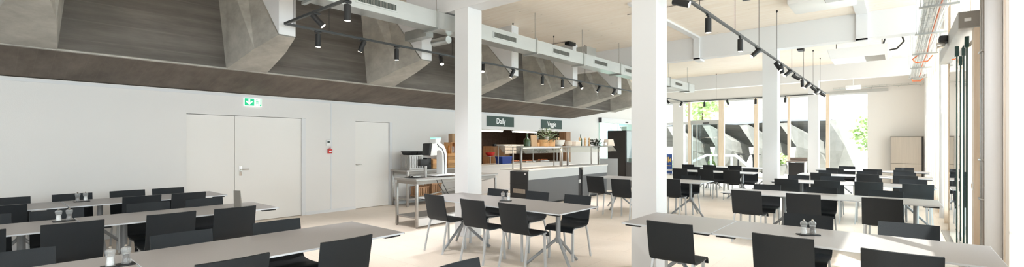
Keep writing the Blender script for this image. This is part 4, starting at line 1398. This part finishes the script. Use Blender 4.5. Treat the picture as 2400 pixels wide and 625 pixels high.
MB().box(-0.12, 0.12, -0.13, 0.13, 0, 0.10, 0.012).build('tub', 'acrylic', t)
MB().box(-0.125, 0.125, -0.135, 0.135, 0.10, 0.112, 0.004).build('lid', 'acrylic', t)
t = thing('paper_bags', 'block of cream paper bags at the right end of the glass shelf', 'bag', (sx, 12.93, SH))
MB().hexa([(-0.1, -0.22, 0), (0.1, -0.22, 0), (0.1, 0.22, 0), (-0.1, 0.22, 0), (-0.08, -0.17, 0.21), (0.08, -0.17, 0.21), (0.08, 0.16, 0.21), (-0.08, 0.16, 0.21)], 0.015).build('bag_block', 'cream', t)

# behind the counter: second guard, food, boxes on the hatch ledge
t = thing('sneeze_guard', 'slanted glass guard over the hatch ledge behind the counter', 'glass shelf', (-9.95, 10.95, 0.88))
for y in (0.05, 1.9, 3.4):
    MB().tube([(0, y, 0), (0, y, 0.62)], 0.018, 10).build('post', 'steel', t)
MB().hexa([(0.02, 0, 0.60), (0.02, 3.6, 0.60), (0.025, 3.6, 0.605), (0.025, 0, 0.605), (0.30, 0, 0.34), (0.30, 3.6, 0.34), (0.305, 3.6, 0.345), (0.305, 0, 0.345)]).build('slanted_glass', 'sneeze_glass', t, smooth=0)
MB().tube([(0, -0.05, 0.62), (0, 3.6, 0.62)], 0.02, 10).build('top_rail', 'steel', t)
MB().box(-0.06, 0.02, -0.16, -0.04, 0.58, 0.66, 0.01).build('rail_end', 'black_plastic', t)
t = thing('blue_crate', 'blue plastic crate on the hatch ledge', 'crate', (-10.15, 11.5, 0.88))
MB().hexa([(-0.14, -0.22, 0), (0.14, -0.22, 0), (0.14, 0.22, 0), (-0.14, 0.22, 0), (-0.16, -0.25, 0.21), (0.16, -0.25, 0.21), (0.16, 0.25, 0.21), (-0.16, 0.25, 0.21)]).build('crate_body', 'blue_plastic', t)
MB().box(-0.17, 0.17, -0.26, 0.26, 0.21, 0.235, 0.004).build('rim', 'blue_plastic', t)
t = thing('steel_stand', 'small steel stand under the red bowl at the left of the hatch', 'stand', (-10.1, 10.78, 0.88))
MB().tube([(0, 0, 0), (0, 0, 0.25)], 0.018, 10).build('post', 'steel', t)
MB().box(-0.12, 0.12, -0.2, 0.2, 0.25, 0.262, 0.003).build('plate', 'steel', t)
bowl('red_bowl', 'red bowl on the small steel stand in the hatch', (-10.1, 10.78, 1.142), 0.16, 0.12, 'red_plastic')
for i, (y, l) in enumerate(((12.0, 'left'), (12.75, 'middle'), (13.6, 'right'))):
    t = thing('food_tray', 'steel food tray on the hatch ledge, %s of three' % l, 'tray', (-10.12, y, 0.88), 0, 'food trays in the hatch')
    MB().box(-0.16, 0.16, -0.27, 0.27, 0, 0.05, 0.006).build('pan', 'steel', t)
    m = MB()
    r_ = random.Random(i + 3)
    for q in range(14):
        px, py, rr = r_.uniform(-0.12, 0.12), r_.uniform(-0.22, 0.22), r_.uniform(0.03, 0.05)
        m.lathe([(rr * 0.7, 0.048), (rr, 0.065), (rr * 0.6, 0.085), (0.001, 0.09)], 9, (px, py, 0))
    m.build('food', 'food', t)['kind'] = 'stuff'
for i, (y, w, h) in enumerate(((13.6, 1.0, 1.45),)):
    t = thing('kitchen_cabinet', 'wooden cabinet deep in the kitchen behind the serving hatch', 'cabinet', (-12.4, y, 0))
    MB().box(-0.28, 0.28, -w / 2, w / 2, 0, h, 0.004).build('carcass', 'cabinet_wood', t, smooth=0)
    for s in (-1, 1):
        d = MB().box(0.28, 0.30, min(s * 0.01, s * (w / 2 - 0.01)), max(s * 0.01, s * (w / 2 - 0.01)), 0.05, h - 0.03, 0.002).build('door', 'cabinet_wood', t, smooth=0)
        MB().box(0.30, 0.315, s * 0.05 - 0.008, s * 0.05 + 0.008, h * 0.5, h * 0.5 + 0.12, 0.003).build('handle', 'steel', d)

# grey board, tall dark cabinet and glass door beyond the counter
t = thing('grey_board', 'plain light grey upright board at the far end of the counter', 'partition', (-7.05, 13.05, 0), R(24))
MB().box(-0.28, 0.28, -0.012, 0.012, 0.06, 1.07, 0.003).build('panel', 'grey_board', t, smooth=0)
for s in (-0.2, 0.2):
    MB().box(s - 0.02, s + 0.02, -0.15, 0.15, 0, 0.03, 0.004).build('foot', 'steel', t)
    MB().box(s - 0.012, s + 0.012, -0.01, 0.01, 0.03, 0.06).build('post', 'steel', t, smooth=0)
t = thing('tall_fridge', 'tall dark drinks fridge beyond the serving counter', 'fridge', (-7.78, 15.0, 0))
MB().box(-0.37, 0.36, 0.02, 0.7, 0.08, 2.02, 0.004).build('carcass', 'fridge_dark', t, smooth=0)
MB().box(-0.365, 0.355, 0.0, 0.018, 0.12, 2.0, 0.003).build('front_panel', 'fridge_dark', t, smooth=0)
MB().box(0.362, 0.372, 0.05, 0.68, 0.3, 2.0).build('glass_side', 'green_glass', t, smooth=0)
MB().box(-0.33, 0.32, 0.06, 0.66, 0, 0.08).build('plinth', 'black_plastic', t, smooth=0)
t = thing('grey_bin', 'low grey box cabinet beside the tall dark fridge', 'cabinet', (-7.15, 15.1, 0))
MB().box(-0.22, 0.22, -0.2, 0.4, 0.04, 0.88, 0.006).build('carcass', 'counter_front', t)
MB().box(-0.18, 0.18, -0.16, 0.36, 0, 0.04).build('plinth', 'black_plastic', t, smooth=0)
MB().box(-0.2, 0.2, -0.212, -0.2, 0.1, 0.84, 0.003).build('door', 'counter_front', t)
d5 = sempty('door_5', 'automatic glass door in the far left wall past the counter', (WX, 17.2, 0))
MB().box(-0.05, 0.16, 0, 3.4, 2.45, 2.66, 0.004).build('door_header', 'white_paint', d5, smooth=0)
MB().box(0.02, 0.165, -0.006, 0.0, 2.45, 2.66).build('end_plate', 'counter_dark', d5, smooth=0)
MB().box(0.03, 0.045, 0.02, 1.7, 0.03, 2.45).build('door_leaf', 'green_glass', d5, smooth=0)
MB().box(0.06, 0.075, 1.6, 3.3, 0.03, 2.45).build('door_leaf', 'green_glass', d5, smooth=0)
MB().box(0.16, 0.18, 2.2, 2.45, 2.5, 2.56, 0.006).build('door_sensor', 'black_plastic', d5)

# ================================================================= BY THE GLAZED END
t = thing('steel_cabinet', 'wide brushed steel cabinet against the white end wall', 'cabinet', (0.23, 22.0, 0))
MB().box(-0.46, 0.45, 0.02, 0.46, 0.06, 1.80, 0.004).build('carcass', 'fridge_dark', t, smooth=0)
MB().box(-0.455, 0.40, 0.0, 0.018, 0.82, 1.79, 0.003).build('upper_door', 'brushed_steel', t, smooth=0)
MB().box(-0.455, 0.40, 0.0, 0.018, 0.08, 0.81, 0.003).build('lower_door', 'brushed_steel', t, smooth=0)
MB().box(-0.4, 0.4, 0.06, 0.42, 0, 0.06).build('plinth', 'black_plastic', t, smooth=0)
MB().box(-0.47, 0.46, 0.0, 0.46, 1.80, 1.815).build('top_plate', 'steel_matte', t, smooth=0)
t = thing('tray_trolley', 'black-fronted trolley with a brown top and white sides by the end windows', 'trolley', (-3.02, 20.75, 0))
for s in (-0.29, 0.26):
    MB().box(s, s + 0.03, -0.22, 0.24, 0.08, 0.83, 0.004).build('side_panel', 'white_paint', t, smooth=0)
MB().box(-0.26, 0.26, -0.2, 0.22, 0.1, 0.8).build('front', 'black_plastic', t, smooth=0)
MB().box(-0.33, 0.31, -0.26, 0.26, 0.83, 0.87, 0.006).build('top', 'trolley_top', t)
MB().box(-0.27, 0.31, 0.22, 0.25, 0.87, 1.0, 0.006).build('back_rail', 'trolley_top', t)
for s in (-0.24, 0.24):
    MB().lathe([(0.035, 0), (0.04, 0.02), (0.035, 0.08)], 12, (s, 0, 0)).build('castor', 'black_plastic', t)
t = thing('poster_board', 'blue poster panel with yellow shapes at the left of the entrance', 'poster', (-8.86, 22.42, 0))
MB().box(-0.5, 0.26, 0, 0.03, 0.05, 1.02, 0.003).build('panel', 'poster_blue', t, smooth=0)
m = MB()
m.box(-0.12, 0.02, -0.004, 0, 0.66, 0.86)
m.box(0.05, 0.10, -0.004, 0, 0.6, 0.88)
m.prism([(0.10, 0.70), (0.22, 0.60), (0.22, 0.86), (0.16, 0.78)], 'y', -0.004, 0)
m.box(-0.3, 0.22, -0.004, 0, 0.42, 0.46)
m.build('yellow_print', 'poster_yellow', t, smooth=0)
for s in (-0.4, 0.18):
    MB().box(s - 0.02, s + 0.02, -0.06, 0.06, 0, 0.05).build('foot', 'steel', t, smooth=0)

# ================================================================= OUTSIDE
# folded concrete stand: dark sloping slab carried by pale leaning fins
OY = 27.4
m = MB()
m.hexa([(-14, OY + 1.6, 1.35), (-2.7, OY + 1.6, 1.35), (-2.7, OY + 2.2, 1.35), (-14, OY + 2.2, 1.35), (-14, OY, 2.66), (-2.5, OY, 2.74), (-2.5, OY + 0.5, 2.74), (-14, OY + 0.5, 2.66)])
struct(m.build('concrete_stand', 'concrete_outside', smooth=0), 'dark board-marked slab of the outdoor concrete stand')
caps = [-14, -11.6, -9.2, -6.83, -4.6, -2.55]
m = MB()
for a, b in zip(caps[:-1], caps[1:]):
    zc = lambda x: 2.62 if abs(x + 6.83) < 0.1 or abs(x + 11.6) < 0.1 else (2.74 if x < -3 else 2.70)
    m.hexa([(a, OY - 0.1, zc(a) - 0.02), (b, OY - 0.1, zc(b) - 0.02), (b, OY + 0.4, zc(b) - 0.02), (a, OY + 0.4, zc(a) - 0.02), (a, OY - 0.1, zc(a) + 0.1), (b, OY - 0.1, zc(b) + 0.1), (b, OY + 0.4, zc(b) + 0.1), (a, OY + 0.4, zc(a) + 0.1)])
struct(m.build('stand_coping', 'zinc_cap', smooth=0), 'grey sheet metal coping along the outdoor concrete stand')
for i, x in enumerate((-10.75, -8.65, -6.7, -4.75)):
    m = MB()
    # fin: narrow at the coping, swelling to a bulge lower right, standing on a tapering leg
    A = [(x - 0.06, OY - 0.05, 2.62), (x + 0.34, OY - 0.05, 2.64), (x + 1.72, OY - 0.8, 1.72), (x + 1.80, OY - 0.95, 1.15), (x + 1.55, OY - 0.85, 0.55), (x + 1.05, OY - 0.7, -0.02), (x + 0.72, OY - 0.6, 0.7), (x + 0.80, OY - 0.55, 1.42)]
    n_ = len(A)
    va = [m.bm.verts.new(p) for p in A]
    vb = [m.bm.verts.new((p[0] + (0.1 if k < 2 else 0.45), OY + 0.9, p[2] if k == 5 else p[2] - 0.25)) for k, p in enumerate(A)]
    m.bm.faces.new(va)
    m.bm.faces.new(list(reversed(vb)))
    for k in range(n_):
        q = (k + 1) % n_
        m.bm.faces.new((va[k], vb[k], vb[q], va[q]))
    m.hexa([(x + 1.45, OY - 0.5, -0.02), (x + 2.35, OY - 0.4, -0.02), (x + 2.35, OY + 0.5, -0.02), (x + 1.5, OY + 0.5, -0.02), (x + 1.4, OY - 0.75, 1.0), (x + 1.76, OY - 0.8, 1.25), (x + 1.9, OY + 0.4, 1.2), (x + 1.5, OY + 0.4, 1.0)])
    o = m.build('stand_fin', 'concrete_outside_pale', smooth=0)
    struct(o, 'pale leaning fin of the outdoor concrete stand, %s from left' % ORD[i])
m = MB()
v = [m.bm.verts.new(p) for p in ((-2.65, OY - 0.1, 2.7), (-2.35, OY - 0.1, 2.72), (-1.95, OY - 0.6, 1.45), (-1.45, OY - 0.2, -0.02), (-2.35, OY - 0.5, -0.02), (-2.9, OY - 0.3, 0.2), (-2.75, OY + 1.5, 2.6), (-1.6, OY + 1.5, 0))]
for f in ((0, 1, 2), (0, 2, 5), (2, 4, 5), (2, 3, 4), (1, 6, 7), (1, 7, 3), (1, 3, 2), (0, 6, 1), (0, 5, 6), (5, 7, 6), (5, 4, 7), (4, 3, 7)):
    m.bm.faces.new([v[k] for k in f])
struct(m.build('stand_end', 'concrete_outside_pale', smooth=0), 'pale pointed end block of the outdoor concrete stand')
t = thing('handrail', 'white railing with a sloping top rail outside the glass entrance', 'railing', (0, 24.6, 0))
MB().box(-9.2, -5.4, -0.03, 0.03, -0.02, 0.0).build('base_rail', 'white_paint', t, smooth=0)
m = MB()
pts = [(-9.0, 0.3), (-7.6, 0.95), (-6.9, 0.95), (-6.2, 0.95), (-5.5, 0.3)]
m.tube([(a, 0, b) for a, b in pts], 0.06, square=True)
m.build('top_rail', 'white_paint', t, smooth=0)
for a in (-8.6, -7.4, -6.4):
    MB().box(a - 0.05, a + 0.05, -0.04, 0.04, 0, 0.9 if a > -8 else 0.45).build('baluster', 'white_paint', t, smooth=0)
for i, (x, l) in enumerate(((-6.25, 'left'), (-5.55, 'right'))):
    t = thing('bistro_table', 'dark high table outside the end windows, %s of two' % l, 'table', (x, 25.2, -0.02), 0, 'outdoor high tables')
    MB().lathe([(0.33, 1.0), (0.34, 1.01), (0.34, 1.025), (0.33, 1.03)], 24).build('tabletop', 'black_metal', t)
    MB().lathe([(0.2, 0), (0.2, 0.02), (0.035, 0.05), (0.03, 0.85), (0.08, 1.0)], 16).build('leg', 'black_metal', t)


def foliage(name, label, loc, rx, rz_, n, leaf, trunk, material='leaf_bright', cat='tree', seed=1):
    t = thing(name, label, cat, loc)
    r_ = random.Random(seed)
    m = MB()
    for q in range(n):
        d = Vector((r_.gauss(0, 1), r_.gauss(0, 1), r_.gauss(0, 1))).normalized() * (r_.random() ** 0.4)
        c = Vector((d.x * rx, d.y * rx, trunk + rz_ + d.z * rz_))
        a = Vector((r_.gauss(0, 1), r_.gauss(0, 1), r_.gauss(0, 1))).normalized() * leaf
        b = a.orthogonal().normalized() * leaf * 0.5
        m.poly([c, c + a * 0.5 + b, c + a, c + a * 0.5 - b])
    m.build('foliage', material, t, smooth=0, recalc=False)
    MB().tube([(0, 0, 0), (0, 0, max(trunk + rz_ * 0.8, 0.2))], 0.06 if trunk > 0.5 else 0.02, 8).build('stem' if trunk < 0.5 else 'trunk', 'bark', t)
    return t


foliage('young_tree', 'bright green tree seen through the right end window', (-1.2, 31.0, -0.02), 0.75, 0.95, 420, 0.22, 1.2, seed=2)
foliage('street_tree', 'pale green tree far behind the top of the entrance door', (-14.0, 44.0, -0.02), 2.2, 2.2, 700, 0.4, 3.6, seed=3)
foliage('planter_shrub', 'rounded green shrub outside beside the middle white column', (-4.55, 25.6, 0.441), 0.42, 0.30, 500, 0.12, 0.06, cat='shrub', seed=4)
t = thing('planter', 'grey concrete planter under the rounded green shrub', 'planter', (-4.55, 25.6, -0.02))
m = MB().lathe([(0.28, 0), (0.36, 0.4), (0.37, 0.5), (0.33, 0.5), (0.30, 0.42)], 20)
m.build('tub', 'concrete_outside_pale', t)
MB().lathe([(0.30, 0.43), (0.30, 0.45), (0.001, 0.46)], 16).build('soil', 'bark', t)
foliage('low_shrub', 'low green shrub outside, seen under the concrete fins near the entrance', (-8.6, 30.0, -0.02), 0.9, 0.5, 500, 0.16, 0.05, cat='shrub', seed=5)
foliage('low_shrub', 'low green shrub far left outside, beside the white pier', (-9.6, 24.4, -0.02), 0.35, 0.35, 260, 0.10, 0.05, cat='shrub', seed=6)
t = thing('street_building', 'bright white street building across the road', 'building', (0, 62, 0))
MB().box(-40, 22, 0, 8, -0.02, 22).build('wall', 'facade', t, smooth=0)
MB().box(-40, 22, -0.25, 0, 5.6, 5.8).build('cornice', 'facade', t, smooth=0)
for i in range(12):
    x = -34 + 4.6 * i
    for z in (1.2, 6.6, 10.4):
        w = MB().box(x, x + 1.5, -0.06, 0, z, z + (2.4 if z > 2 else 2.8)).build('window_frame', 'white_paint', t, smooth=0)
        MB().box(x + 0.1, x + 1.4, -0.08, -0.06, z + 0.1, z + (2.3 if z > 2 else 2.7)).build('window_glass', 'facade_window', w, smooth=0)
